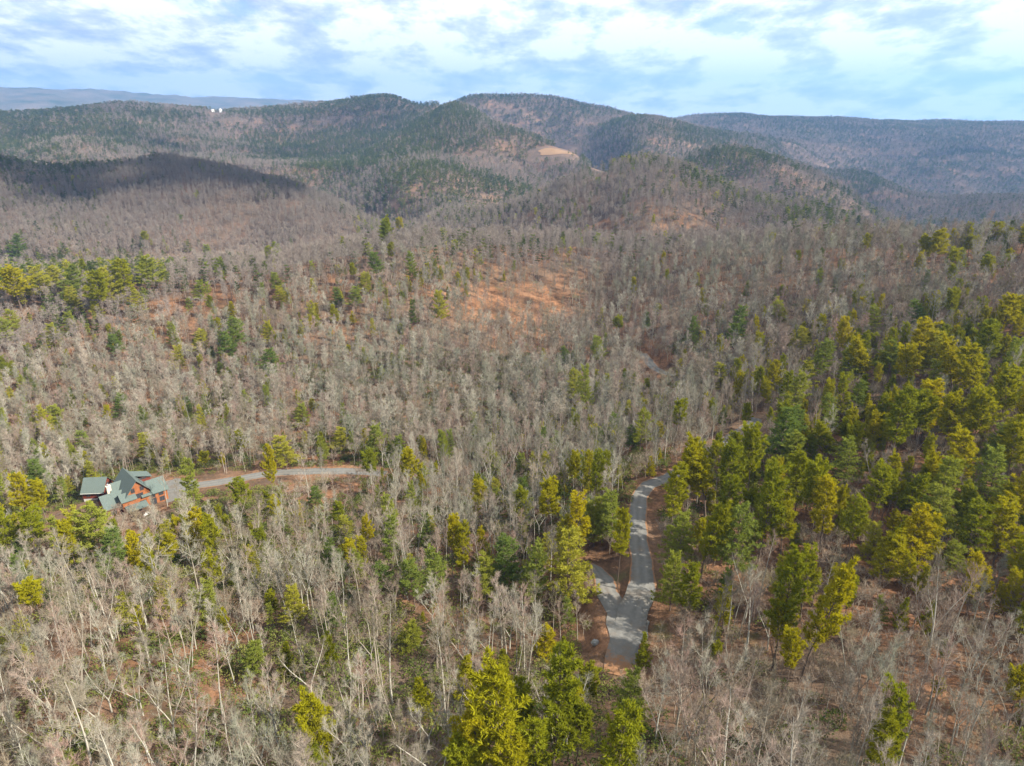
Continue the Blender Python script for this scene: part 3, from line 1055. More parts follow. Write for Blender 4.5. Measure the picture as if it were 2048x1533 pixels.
# pines picked out one by one: column, row of the top, row where the crown ends, crown width, kind (y rounded yellow, w layered white, c young cone)
PICK = [
    (297, 862, 912, 36, 'w'), (92, 918, 978, 34, 'w'), (60, 955, 1025, 38, 'y'), (100, 965, 1025, 36, 'y'), (393, 915, 1010, 34, 'w'), (492, 960, 1005, 46, 'y'), (574, 868, 922, 50, 'w'), (550, 898, 975, 26, 'y'),
    (410, 905, 928, 30, 'y'), (632, 970, 1005, 30, 'w'), (677, 1006, 1042, 34, 'y'), (646, 862, 905, 22, 'c'), (29, 1030, 1100, 44, 'y'), (78, 1027, 1095, 46, 'y'), (137, 1030, 1092, 36, 'w'), (170, 1020, 1110, 48, 'w'),
    (212, 1002, 1105, 64, 'w'), (157, 1045, 1112, 40, 'y'), (236, 1062, 1128, 44, 'w'), (400, 1022, 1090, 44, 'y'), (425, 1035, 1095, 36, 'y'), (446, 1050, 1112, 40, 'y'), (345, 1072, 1115, 38, 'y'), (85, 1168, 1222, 48, 'y'),
    (186, 1182, 1204, 18, 'c'), (550, 1186, 1224, 32, 'y'), (595, 1163, 1228, 42, 'w'), (262, 1190, 1235, 40, 'w'), (516, 1280, 1342, 40, 'w'), (578, 1285, 1352, 34, 'c'), (670, 1272, 1335, 30, 'y'), (656, 1418, 1515, 66, 'y'),
    (632, 1506, 1560, 60, 'y'), (178, 1465, 1505, 40, 'w'), (936, 1308, 1398, 52, 'c'), (843, 1356, 1422, 42, 'c'), (1007, 1296, 1362, 40, 'c'), (1090, 1258, 1322, 44, 'y'), (1127, 1284, 1316, 26, 'c'), (1103, 1308, 1462, 84, 'y'),
    (1048, 1372, 1472, 70, 'y'), (994, 1390, 1540, 108, 'y'), (939, 1488, 1570, 90, 'y'), (1137, 1368, 1465, 56, 'y'), (1226, 1413, 1540, 86, 'y'), (1262, 1350, 1440, 60, 'w'), (1284, 1264, 1332, 32, 'c'), (820, 1236, 1284, 46, 'w'),
    (1088, 968, 1045, 54, 'y'), (1150, 995, 1072, 54, 'y'), (1137, 1070, 1180, 80, 'w'), (1062, 1085, 1192, 56, 'w'), (1012, 1078, 1172, 60, 'w'), (1150, 908, 966, 34, 'y'), (1178, 903, 968, 34, 'y'), (1300, 912, 950, 20, 'c'),
    (1222, 975, 1062, 52, 'w'), (1234, 1028, 1122, 44, 'y'), (1205, 990, 1060, 46, 'w'), (1340, 930, 1010, 56, 'y'), (1375, 905, 985, 60, 'y'), (1412, 888, 985, 66, 'y'), (1452, 895, 990, 62, 'y'), (1488, 864, 965, 56, 'y'),
    (1515, 935, 1060, 66, 'y'), (1352, 1015, 1105, 58, 'w'), (1398, 998, 1100, 60, 'y'), (1455, 1010, 1135, 66, 'w'), (1340, 1095, 1190, 50, 'w'), (1378, 1125, 1200, 50, 'y'), (1543, 1112, 1255, 66, 'y'), (1600, 1125, 1270, 68, 'y'),
    (1548, 1205, 1290, 52, 'y'), (1567, 1274, 1352, 44, 'y'), (1765, 1385, 1500, 66, 'y'), (1745, 1440, 1540, 60, 'y'), (1556, 600, 640, 36, 'w'), (1464, 612, 680, 40, 'w'), (1380, 630, 682, 24, 'w'), (1534, 680, 722, 22, 'c'),
    (1572, 743, 832, 52, 'w'), (1552, 808, 905, 66, 'w'), (1486, 810, 848, 26, 'y'), (1672, 642, 702, 30, 'y'), (1632, 680, 746, 46, 'w'), (1688, 698, 762, 48, 'w'), (1726, 680, 740, 48, 'y'), (1720, 748, 812, 30, 'c'),
    (1772, 678, 748, 40, 'w'), (1818, 643, 720, 54, 'y'), (1862, 668, 742, 58, 'w'), (1903, 684, 764, 50, 'y'), (1776, 748, 800, 30, 'c'), (1800, 700, 770, 50, 'y'), (1838, 760, 840, 56, 'y'), (1780, 790, 890, 60, 'y'),
    (1830, 775, 850, 56, 'y'), (1880, 795, 880, 56, 'y'), (1930, 790, 880, 58, 'y'), (1975, 840, 930, 64, 'w'), (2010, 845, 930, 56, 'y'), (1660, 848, 900, 50, 'y'), (1690, 880, 950, 54, 'w'), (1620, 930, 1030, 60, 'y'),
    (1640, 960, 1050, 60, 'y'), (1735, 930, 1010, 56, 'y'), (1790, 940, 1010, 48, 'y'), (1862, 920, 1020, 60, 'w'), (1870, 970, 1060, 62, 'w'), (1800, 1018, 1110, 60, 'y'), (1840, 1045, 1120, 52, 'y'), (1742, 1080, 1150, 82, 'y'),
    (1895, 1088, 1145, 44, 'w'), (1944, 1142, 1195, 30, 'y'), (2010, 1148, 1215, 32, 'y'), (2035, 1210, 1270, 44, 'y'), (1920, 880, 960, 58, 'y'), (1968, 900, 1000, 62, 'w'), (2020, 950, 1040, 62, 'y'), (1985, 1010, 1090, 60, 'y'),
    (1870, 464, 512, 60, 'y'), (1850, 470, 510, 40, 'y'), (1934, 473, 505, 32, 'y'), (1982, 447, 478, 26, 'y'), (1896, 498, 542, 40, 'y'), (1918, 500, 530, 34, 'w'), (1798, 488, 520, 18, 'w'), (2013, 500, 525, 30, 'y'),
    (1965, 514, 552, 24, 'y'), (1978, 522, 552, 26, 'y'), (2040, 452, 490, 28, 'y'), (1830, 600, 650, 40, 'w'), (1745, 612, 660, 36, 'w'), (1990, 595, 660, 50, 'y'), (2030, 600, 650, 44, 'y'), (1960, 650, 720, 50, 'y'),
    (10, 533, 580, 36, 'w'), (48, 520, 592, 58, 'y'), (85, 530, 590, 40, 'w'), (113, 533, 580, 36, 'w'), (146, 530, 590, 44, 'w'), (172, 518, 560, 24, 'c'), (205, 522, 600, 50, 'y'), (232, 535, 600, 40, 'w'),
    (263, 520, 575, 52, 'y'), (300, 512, 572, 46, 'w'), (146, 575, 618, 40, 'w'), (284, 580, 620, 40, 'w'), (201, 602, 638, 36, 'w'), (147, 622, 660, 32, 'w'), (41, 618, 665, 30, 'w'), (17, 638, 690, 32, 'w'),
    (110, 645, 690, 34, 'w'), (560, 484, 520, 44, 'w'), (538, 492, 525, 30, 'w'), (420, 488, 520, 30, 'w'), (448, 515, 552, 30, 'w'), (295, 464, 484, 20, 'y'), (37, 468, 512, 32, 'w'), (465, 602, 632, 24, 'c'),
    (478, 636, 695, 38, 'w'), (463, 665, 718, 36, 'w'), (403, 660, 702, 40, 'w'), (239, 668, 708, 38, 'w'), (355, 642, 685, 24, 'w'), (362, 693, 735, 30, 'w'), (540, 698, 748, 52, 'w'), (540, 640, 680, 26, 'w'),
    (560, 570, 602, 34, 'w'), (556, 545, 578, 36, 'w'), (680, 573, 606, 34, 'w'), (670, 608, 642, 24, 'c'), (636, 628, 658, 30, 'c'), (606, 803, 845, 40, 'w'), (246, 790, 832, 34, 'w'), (123, 808, 850, 38, 'w'),
    (178, 858, 898, 44, 'w'), (730, 545, 584, 30, 'w'), (712, 572, 612, 32, 'w'), (684, 580, 606, 26, 'w'), (706, 622, 646, 22, 'c'), (884, 580, 640, 30, 'w'), (826, 600, 640, 22, 'w'), (760, 733, 760, 30, 'w'),
    (1195, 673, 722, 32, 'w'), (1133, 693, 724, 28, 'w'), (1168, 732, 815, 36, 'w'), (1146, 740, 800, 36, 'w'), (1239, 634, 662, 28, 'y'), (750, 848, 910, 44, 'w'), (682, 853, 895, 40, 'w'), (795, 868, 915, 44, 'w'),
    (849, 873, 925, 24, 'c'), (747, 908, 955, 40, 'y'), (1044, 903, 935, 42, 'w'), (1266, 853, 893, 40, 'w'), (765, 438, 482, 30, 'y'), (780, 440, 490, 32, 'w'), (804, 438, 465, 22, 'y'), (756, 504, 548, 36, 'w'),
    (784, 488, 515, 22, 'y'), (828, 503, 555, 28, 'w'), (402, 560, 600, 26, 'w'), (905, 1040, 1110, 36, 'y'), (925, 1045, 1115, 40, 'y'), (965, 1060, 1110, 28, 'y'), (782, 1037, 1112, 42, 'w'), (856, 1028, 1085, 30, 'w'),
    (960, 1422, 1533, 76, 'y'), (1075, 1436, 1540, 76, 'y'), (1022, 1462, 1560, 84, 'y'), (900, 1500, 1580, 70, 'y'), (1152, 1420, 1500, 60, 'y'), (1178, 1340, 1410, 50, 'y'), (830, 1118, 1190, 48, 'w'), (880, 1090, 1178, 50, 'w'), (980, 1108, 1190, 54, 'w'), (760, 1130, 1190, 44, 'w'), (1188, 1000, 1070, 48, 'w'), (1436, 960, 1050, 60, 'y'), (1560, 1000, 1080, 56, 'y'), (1585, 920, 1000, 54, 'y'), (1690, 1000, 1080, 56, 'y'), (1580, 860, 930, 50, 'w'), (1920, 1010, 1090, 58, 'y'), (2020, 1080, 1160, 54, 'y'), (1940, 700, 780, 54, 'y'), (1990, 740, 830, 58, 'y'), (2030, 780, 860, 58, 'y'),
    (695, 1030, 1065, 34, 'w'), (722, 1095, 1150, 30, 'w'), (1440, 725, 775, 34, 'w'), (1600, 655, 700, 30, 'w'), (1700, 760, 820, 36, 'w'), (1655, 790, 850, 40, 'w'), (1600, 720, 780, 36, 'w'),
]
P_BY = {'y': [0, 1, 2, 3, 4], 'w': [5, 6, 7], 'c': [8, 9]}
CROWN = {'y': .62, 'w': .75, 'c': .92}
picked = []
for n_, (u, vt, vb, wpx, kd) in enumerate(PICK):
    hp = (vb - vt) / CROWN[kd]
    g_ = on_ground(u, vt + hp)
    if g_ is None:
        continue
    r = math.hypot(g_[0], g_[1]); dz = CAM_Z - g_[2]
    slant = math.hypot(r, dz)
    ang = math.atan2(dz, r)
    lo_, hi_ = 1.0, 40.0
    for _ in range(30):                       # the height whose tip shows at the row read off the photograph
        hm = (lo_ + hi_) / 2
        if float(project(g_[0], g_[1], g_[2] + hm)[1]) > vt: lo_ = hm
        else: hi_ = hm
    hm = float(np.clip(hm, 4.5, 26))
    wm = wpx * slant / FPX
    vi = P_BY[kd][n_ % len(P_BY[kd])]
    sc = hm / PINE[vi][2]
    sw = float(np.clip(wm / PINE[vi][3], 0.6 * sc, 1.7 * sc))
    picked.append(dict(x=g_[0], y=g_[1], z=g_[2], h=hm, vi=vi, sz=sc, sw=sw, rz=float(rng.uniform(0, 6.28)), kd=kd, w=wm))
    taken.append((g_[0], g_[1], max(1.6, wm * 0.42)))

PKD = []                                      # the crowns of those pines as seen from the drone, and their distance
for p_ in picked:
    u0, v0 = project(p_['x'], p_['y'], p_['z'] + p_['h'])
    u1, v1 = project(p_['x'], p_['y'], p_['z'] + p_['h'] * .45)
    hw_ = 0.36 * p_['w'] / math.hypot(p_['x'], p_['y'], p_['z'] - CAM_Z) * FPX
    PKD.append((float(u0), hw_, float(v0), float(v1), math.hypot(p_['x'], p_['y'])))


def hides_pine(x, y, z, h):
    r = np.hypot(x, y)
    bad = np.zeros(x.shape, bool)
    for s in (0.45, 0.62, 0.8, 0.97):
        u, v = project(x, y, z + h * s)
        hwt = 0.5 * 4.5 / np.hypot(r, CAM_Z - z) * FPX
        for cu_, hw_, v0, v1, rp in PKD:
            bad |= (np.abs(u - cu_) < hw_ + hwt * .6) & (v > v0) & (v < v1) & (r < rp)
    return bad


near_x, near_y, near_z, near_h, near_u, near_v, near_sh, q = grow(40, 390, 3.1, 1, 11.0, 8.0)
isp = q.uniform(0, 1, near_x.shape) < np.clip(near_sh * np.where((near_u > 1400) & (near_v > 600) & (near_v < 1180), 1.6, np.where(near_v > 1230, .6, np.where(near_u > 1350, .6, 1.2))), 0, .9)
inst = {'bare': [], 'pine': []}
for i in range(len(near_x)):
    x, y, z, h = near_x[i], near_y[i], near_z[i], near_h[i]
    d = math.hypot(math.hypot(x, y), CAM_Z - z)
    rz = float(q.uniform(0, 6.28))
    if isp[i]:
        white = q.uniform() < (0.55 if near_u[i] < 1300 else 0.25)
        vi = int(q.choice([5, 6, 7] if white else ([0, 1, 2, 3, 4] if q.uniform() < .85 else [8, 9])))
        hh = h * float(q.uniform(.45, 1.05)) * (0.72 if near_v[i] > 1200 else 1) * (0.6 if vi >= 8 else 1)
        s = hh / PINE[vi][2]
        inst['pine'].append(dict(x=x, y=y, z=z, h=hh, vi=vi, sz=s, sw=s * float(q.uniform(.85, 1.15)), rz=rz, d=d, kd=PINE[vi][4][0], w=PINE[vi][3] * s))
    else:
        vi = int(q.integers(0, len(BARE)))
        s = h / 18.5 * float(q.uniform(.8, 1.12)) * (0.55 if q.uniform() < .18 else 1)
        inst['bare'].append(dict(x=x, y=y, z=z, h=BARE[vi][2] * s, vi=vi, sz=s, sw=s * float(q.uniform(.85, 1.2)), rz=rz, d=d, w=BARE[vi][3] * s))


def in_frame(t, m=0):
    u, v = project(t['x'], t['y'], t['z'] + t['h'] * .7)
    return -m < u < 2048 + m and -m < v < 1533 + m


for p_ in picked:
    p_['d'] = math.hypot(math.hypot(p_['x'], p_['y']), CAM_Z - p_['z'])
LIMIT = 300
single = {'pine': list(picked), 'bare': []}
rest = {'pine': [], 'bare': []}
for kind in ('pine', 'bare'):
    order = sorted(inst[kind], key=lambda t: -t['h'] / t['d'])
    for t in order:
        if len(single[kind]) < LIMIT and in_frame(t, -8):
            single[kind].append(t)
        else:
            rest[kind].append(t)


# ------------------------------------------------------------------ masses: points that carry trees of the library
def mass(name, key, x, y, z, rz, sw, sz, idx):
    me = bpy.data.meshes.new(name)
    n = len(x)
    me.vertices.add(n)
    me.vertices.foreach_set('co', np.stack([x, y, z], 1).ravel())
    a = me.attributes.new('turn', 'FLOAT_VECTOR', 'POINT')
    a.data.foreach_set('vector', np.stack([np.zeros(n), np.zeros(n), rz], 1).ravel())
    a = me.attributes.new('size', 'FLOAT_VECTOR', 'POINT')
    a.data.foreach_set('vector', np.stack([sw, sw, sz], 1).ravel())
    a = me.attributes.new('which', 'INT', 'POINT')
    a.data.foreach_set('value', np.asarray(idx, np.int32))
    o = obj(name, me)
    ng = bpy.data.node_groups.new(name, 'GeometryNodeTree')
    ng.interface.new_socket('Geometry', in_out='INPUT', socket_type='NodeSocketGeometry')
    ng.interface.new_socket('Geometry', in_out='OUTPUT', socket_type='NodeSocketGeometry')
    nn, ll = ng.nodes, ng.links
    gi, go = nn.new('NodeGroupInput'), nn.new('NodeGroupOutput')
    ci = nn.new('GeometryNodeCollectionInfo')
    ci.inputs['Collection'].default_value = LIB[key]
    ci.inputs['Separate Children'].default_value = True
    ci.inputs['Reset Children'].default_value = True
    ip = nn.new('GeometryNodeInstanceOnPoints')
    ip.inputs['Pick Instance'].default_value = True
    ll.new(gi.outputs[0], ip.inputs['Points'])
    ll.new(ci.outputs[0], ip.inputs['Instance'])
    for nm, ty, sock in (('turn', 'FLOAT_VECTOR', 'Rotation'), ('size', 'FLOAT_VECTOR', 'Scale'), ('which', 'INT', 'Instance Index')):
        na = nn.new('GeometryNodeInputNamedAttribute')
        na.data_type = ty
        na.inputs['Name'].default_value = nm
        ll.new(na.outputs['Attribute'], ip.inputs[sock])
    ll.new(ip.outputs[0], go.inputs[0])
    md = o.modifiers.new('trees', 'NODES')
    md.node_group = ng
    return o


def mass_list(name, key, ts):
    A_ = lambda k: np.array([t[k] for t in ts])
    return mass(name, key, A_('x'), A_('y'), A_('z'), A_('rz'), A_('sw'), A_('sz'), A_('vi'))


far_side = [t for t in rest['bare'] if t['d'] > 235]
rest['bare'] = [t for t in rest['bare'] if t['d'] <= 235]
for t in far_side:
    t['vi'] %= 5; t['sz'] = t['h'] / 20.0; t['sw'] = t['sz'] * 1.15
tag(mass_list('bare_woods_in_bowl', 'bowl_bare', far_side), 'grey brown leafless hardwoods on the far side of the bowl', 'woods', kind='stuff')
tag(mass_list('bare_woods', 'near_bare', rest['bare']), 'grey leafless hardwoods filling the bowl between the road and the rim', 'woods', kind='stuff')
tag(mass_list('pine_woods', 'near_pine', rest['pine']), 'scattered green pines standing among the bare hardwoods of the bowl', 'woods', kind='stuff')


def far_mass(suffix, r0, r1, step, seed, hm, kb, kp, nb_, np_, widen, lb, lp):
    x, y, z, h, u, v, sh, q = grow(r0, r1, step, seed, hm, 10.0)
    isp = q.uniform(0, 1, x.shape) < np.clip(sh * (0.9 if r0 < 900 else 1.55), 0, .92)
    for sel, key, nvar, nat, nm, lab in ((~isp, kb, nb_, 19.0, 'bare_woods_', lb), (isp, kp, np_, 17.5, 'pine_woods_', lp)):
        s = h[sel] / nat * (0.9 if 'pine' in key else 1.0)
        sw = s * widen * q.uniform(.85, 1.2, s.shape)
        tag(mass(nm + suffix, key, x[sel], y[sel], z[sel], q.uniform(0, 6.28, s.shape), sw, s, q.integers(0, nvar, s.shape)), lab, 'woods', kind='stuff')
    print('woods', suffix, len(x), isp.sum())


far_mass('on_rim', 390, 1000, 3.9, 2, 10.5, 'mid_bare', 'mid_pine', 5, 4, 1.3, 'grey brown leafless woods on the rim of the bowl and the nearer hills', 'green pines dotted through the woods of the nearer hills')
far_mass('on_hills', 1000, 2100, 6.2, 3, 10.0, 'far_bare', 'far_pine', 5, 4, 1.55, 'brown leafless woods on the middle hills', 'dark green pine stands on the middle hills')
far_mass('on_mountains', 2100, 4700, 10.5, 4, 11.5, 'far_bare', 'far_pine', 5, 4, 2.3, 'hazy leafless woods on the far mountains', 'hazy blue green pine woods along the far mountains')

# brush and laurel under the near trees
x, y, q = scatter(40, 310, 2.6, 11)
z = height(x, y)
k = visible(x, y, z + 5, 2) & clear_of_lanes(x, y, 0.6) & ~blocks_view(x, y, z, np.full(x.shape, 2.0), 2.0)
x, y, z = x[k], y[k], z[k]
u, v = project(x, y, z)
lau = fbm(x / 26, y / 26, 4, 91) + 0.25 * (u < 1150) - 0.12 + 0.45 * (q.uniform(0, 1, x.shape) - .5)
lsel = lau > np.where(u < 1150, .02, .12)
bsel = (~lsel) & (q.uniform(0, 1, x.shape) < np.where(u > 1200, .9, .55))
s = q.uniform(.5, 1.25, x.shape)
tag(mass('laurel_undergrowth', 'laurel', x[lsel], y[lsel], z[lsel], q.uniform(0, 6.28, lsel.sum()), s[lsel] * 1.05, s[lsel], q.integers(0, 4, lsel.sum())), 'dark green evergreen laurel thickets under the bare trees', 'undergrowth', kind='stuff')
tag(mass('brush_undergrowth', 'brush', x[bsel], y[bsel], z[bsel], q.uniform(0, 6.28, bsel.sum()), s[bsel], s[bsel] * .8, q.integers(0, 4, bsel.sum())), 'thin reddish brown saplings and brush on the forest floor', 'undergrowth', kind='stuff')


# fallen trunks
logs = []
for k_ in range(3):
    q_ = np.random.default_rng(810 + k_)
    mb = MB()
    pp, _ = limb(q_, (-3.5, 0, .16), np.array([1, 0, 0.02]), 7.0, 0, .05, 6)
    mb.tube(pp, [.11, .11, .10, .085, .07, .05, .02], 6)
    for j_ in range(5):
        a_ = pp[1 + j_]
        e_, _ = limb(q_, a_, unit(np.array([.6, q_.normal(0, 1), abs(q_.normal(0, .6))])), q_.uniform(.8, 1.8), .1, .1, 2)
        mb.tube(e_, [.04, .025, .01], 3)
    logs.append(mb.mesh('fallen_trunk', [M_PBARK]))
library('log', logs)
x, y, q = scatter(36, 230, 9.0, 13)
z = height(x, y)
k = clear_of_lanes(x, y, 3.5) & visible(x, y, z + 1, 1)
x, y, z = x[k], y[k], z[k]
tag(mass('deadfall', 'log', x, y, z, q.uniform(0, 6.28, x.shape), q.uniform(.5, 1.1, x.shape), q.uniform(.6, 1.1, x.shape), q.integers(0, 3, x.shape)), 'pale fallen trunks lying about the forest floor', 'deadfall', kind='stuff')


# ------------------------------------------------------------------ the trees that stand out, one by one
def place_tree(name, meshes, t):
    o = empty(name, (t['x'], t['y'], t['z'] - 0.1), t['rz'])
    o.scale = (t['sw'], t['sw'], t['sz'])
    for nm, me in zip(('trunk', 'crown'), meshes):
        c = obj(nm, me, o)
    return o


for t in single['pine']:
    t['o'] = place_tree('white_pine' if t['kd'] == 'w' else 'pine_tree', PINE_ME[t['vi']], t)
for t in single['bare']:
    t['o'] = place_tree('bare_tree', BARE_ME[t['vi']], t)
print('singles', len(single['pine']), len(single['bare']), 'rest', len(rest['pine']), len(rest['bare']))

# ------------------------------------------------------------------ labels: how a tree looks, where it stands, and which one it is there
SPOTS = [
    ((60, 1470), 'in the bottom left corner'), ((230, 1400), 'right of the bottom left corner'), ((420, 1480), 'along the bottom edge'), ((640, 1480), 'on the bottom edge below the laurel hollow'),
    ((880, 1480), 'left of the bottom pine clump'), ((1060, 1420), 'in the bottom pine clump below the fork'), ((1240, 1470), 'at the bottom edge below the fork'), ((1430, 1460), 'right of the bottom pine clump'),
    ((1620, 1440), 'on the leafy bottom right slope'), ((1800, 1470), 'near the bottom right corner'), ((1980, 1450), 'in the bottom right corner'),
    ((60, 1250), 'by the left edge below the house'), ((250, 1230), 'on the slope below the house'), ((460, 1250), 'below the driveway'), ((680, 1250), 'left of the laurel hollow'),
    ((860, 1200), 'around the dark laurel hollow'), ((1030, 1220), 'left of the road fork'), ((1140, 1230), 'on the left bank of the fork'), ((1290, 1310), 'at the mouth of the fork'), ((1420, 1280), 'just right of the fork'), ((1580, 1230), 'in the pine group right of the fork'),
    ((1760, 1250), 'on the open slope beyond the fork'), ((1970, 1230), 'by the right edge level with the fork'),
    ((40, 1060), 'left of the house garden bank'), ((190, 1060), 'just below the house'), ((400, 1060), 'just below the driveway mouth'), ((640, 1050), 'below the far end of the driveway'), ((860, 1060), 'in the hollow past the driveway end'),
    ((1080, 1060), 'left of the straight lane'), ((1225, 1060), 'in the wedge between the two lanes'), ((1370, 1090), 'close on the right of the straight lane'), ((1480, 1050), 'in the thick pine clump right of the lane'), ((1660, 1040), 'in the middle of the right pine stand'), ((1860, 1080), 'on the lower side of the right pine stand'), ((2010, 1030), 'by the right edge in the pine stand'),
    ((70, 930), 'left of the garage'), ((330, 890), 'right behind the house'), ((560, 900), 'above the driveway'), ((780, 900), 'above the far end of the driveway'), ((1000, 920), 'in the valley floor above the hollow'), ((1190, 930), 'just left of the road bend'), ((1390, 930), 'on top of the pine clump at the road bend'), ((1500, 900), 'between the road bend and the upper road'), ((1680, 900), 'right of the upper road'), ((1900, 890), 'high in the right pine stand'),
    ((80, 780), 'on the left edge of the bowl'), ((300, 760), 'on the bowl floor beyond the house'), ((560, 740), 'in the left half of the bowl'), ((850, 760), 'in the middle of the bowl'), ((1150, 760), 'in the bowl below the distant road'), ((1400, 740), 'beside the distant scrap of road'), ((1600, 720), 'above the upper road'), ((1800, 720), 'at the top of the right pine stand'), ((1980, 680), 'on the right ridge above the pine stand'),
    ((60, 640), 'under the left pine row'), ((250, 640), 'under the right end of the left pine row'), ((450, 650), 'on the slope right of the left pine row'), ((680, 600), 'above the bowl left of the red slope'), ((880, 610), 'at the edge of the red leaf slope'), ((1200, 640), 'right of the red leaf slope'), ((1480, 620), 'on the far slope above the distant road'), ((1780, 590), 'below the pine knot on the right rim'),
    ((80, 540), 'in the pine row at the left edge'), ((250, 545), 'at the right end of the left pine row'), ((470, 510), 'on the left part of the rim'), ((770, 470), 'on the rim under the central valley'), ((1880, 490), 'in the pine knot on the right rim'), ((2010, 480), 'on the right rim at the edge'),
]
SP = np.array([s_[0] for s_ in SPOTS], float)
BLOOK = ['tall straight grey bare tree', 'evenly branched grey bare tree', 'high crowned grey bare tree', 'broad crowned grey bare tree', 'two-stemmed grey bare tree', 'three-stemmed grey bare tree', 'upswept twiggy bare tree', 'leaning grey bare tree', 'wide forked grey bare tree', 'slender brushy bare tree']
PLOOK = ['rounded yellow-green pine', 'upright yellow-green pine', 'broad-topped yellow-green pine', 'high-crowned yellow-green pine', 'deep-crowned yellow-green pine', 'layered tall white pine', 'layered narrow white pine', 'layered full-skirted white pine', 'young cone-shaped green pine', 'small pointed green pine']
SHORT = {' grey bare tree': ' bare tree', ' yellow-green pine': ' pine'}
ORD = ['first', 'second', 'third', 'fourth', 'fifth', 'sixth', 'seventh', 'eighth', 'ninth', 'tenth', 'eleventh', 'twelfth']
for kind, looks, grp in (('pine', PLOOK, 'pines standing out of the bare woods'), ('bare', BLOOK, 'nearer leafless hardwoods')):
    cls = {}
    for t in single[kind]:
        u, v = project(t['x'], t['y'], t['z'] + t['h'] * .65)
        u, v = min(max(float(u), 0), 2048), min(max(float(v), 0), 1533)
        k = int(np.argmin(((SP - (u, v)) ** 2).sum(1)))
        cls.setdefault((t['vi'], k), []).append((u, t))
    for (vi, k), ts in cls.items():
        ts.sort(key=lambda a: a[0])
        base = looks[vi] + ' ' + SPOTS[k][1]
        for i, (u, t) in enumerate(ts):
            if len(ts) == 1:
                lab = base
            elif i == 0:
                lab = base + ', leftmost such'
            elif i == len(ts) - 1:
                lab = base + ', rightmost such'
            else:
                lab = base + ', ' + ORD[min(i, 11)] + ' from left'
            if len(lab.split()) > 16:
                for a_, b_ in SHORT.items():
                    lab = lab.replace(a_, b_)
            tag(t['o'], lab, 'pine tree' if kind == 'pine' else 'bare tree', grp)
# ------------------------------------------------------------------ the house, the far house, the boulder
def plain(name, col, rough=0.7, var=0.15, scale=2.0, spec=0.3):
    m, n, l = mat(name)
    tcn = N(n, 'ShaderNodeTexCoord').outputs['Object']
    a = ramp(n, [(0.3, tuple(v * (1 - var) for v in col)), (0.7, tuple(min(1, v * (1 + var)) for v in col))])
    l.new(noise(n, l, scale, 4, 0.6, tcn), a.inputs[0])
    return finish(m, n, l, a.outputs[0], rough, None, 0.1, spec)


def siding(name, col):
    m, n, l = mat(name)
    tcn = N(n, 'ShaderNodeTexCoord').outputs['Object']
    w = N(n, 'ShaderNodeTexWave', wave_type='BANDS', bands_direction='Z', inp={'Scale': 2.2, 'Distortion': 0.6, 'Detail': 2.0})
    l.new(tcn, w.inputs['Vector'])
    a = ramp(n, [(0.1, tuple(v * .62 for v in col)), (0.5, col)])
    l.new(w.outputs[0], a.inputs[0])
    s = ramp(n, [(0.3, g(0.72)), (0.7, g(1.15))])
    l.new(noise(n, l, 1.3, 5, 0.6, tcn), s.inputs[0])
    return finish(m, n, l, mixrgb(n, l, 1.0, a.outputs[0], s.outputs[0], 'MULTIPLY'), 0.75, w.outputs[0], 0.04, 0.25)


M_ROOF = plain('green_shingles', (0.085, 0.108, 0.097), 0.9, 0.22, 5.0, 0.2)
M_WOOD = siding('orange_log_siding', (0.30, 0.105, 0.036))
M_RED = siding('dark_red_siding', (0.155, 0.035, 0.018))
M_TRIM = plain('dark_trim', (0.10, 0.05, 0.03), 0.7)
M_FASCIA = plain('pale_gutter', (0.42, 0.44, 0.40), 0.6)
M_STONE = plain('cream_chimney_stone', (0.52, 0.44, 0.33), 0.9, 0.25, 6.0)
M_CONC = plain('concrete_foundation', (0.44, 0.42, 0.40), 0.9)
M_GLASS = plain('dark_window_glass', (0.03, 0.035, 0.04), 0.12, 0.1, 1.0, 0.6)
M_WHITE = plain('white_paint', (0.60, 0.60, 0.58), 0.6, 0.05)
M_ROCK = plain('grey_rock', (0.21, 0.21, 0.195), 0.9, 0.4, 3.0)
M_DECK = plain('weathered_deck', (0.25, 0.19, 0.14), 0.85, 0.2, 3.0)
M_METAL = plain('chimney_cap_metal', (0.30, 0.30, 0.32), 0.4)

AX = math.atan2(HOUSE_C[0], HOUSE_C[1])                # azimuth of the line of sight to the house
house = empty('log_house', (0, 0, 0))
GZH = YARD_Z - 0.2


def part(name, mb, m, parent):
    o = obj(name, mb.mesh(name, [m] if not isinstance(m, list) else m), parent)
    return o


def gable_wall(mb, along, a0, a1, b0, b1, z0, ze, zr):
    """closed block under a gable roof; along 'x' or 'y' is the ridge direction, b the span across"""
    bm_ = (b0 + b1) / 2
    prof = [(b0, z0), (b1, z0), (b1, ze), (bm_, zr), (b0, ze)]
    if along == 'y':
        top = [(b, a0, z) for b, z in prof]; down = (0, a1 - a0, 0)
    else:
        top = [(a0, b, z) for b, z in prof]; down = (a1 - a0, 0, 0)
    mb.prism(top, down)


def gable_roof(along, a0, a1, b0, b1, ze, zr, over=0.45, th=0.16, lap=0.45):
    """two roof slabs as separate meshes"""
    bm_ = (b0 + b1) / 2
    out = []
    for s in (-1, 1):
        be = b0 if s < 0 else b1
        slope = (zr - ze) / (abs(be - bm_))
        bo = be + s * over; zo = ze - slope * over
        ends = [(a0 - lap, bm_, zr), (a1 + lap, bm_, zr), (a1 + lap, bo, zo), (a0 - lap, bo, zo)]
        mb = MB()
        top = [((b, a, z + th) if along == 'y' else (a, b, z + th)) for a, b, z in ends]
        mb.prism(top, (0, 0, -th + 0.01))
        out.append(mb)
    return out


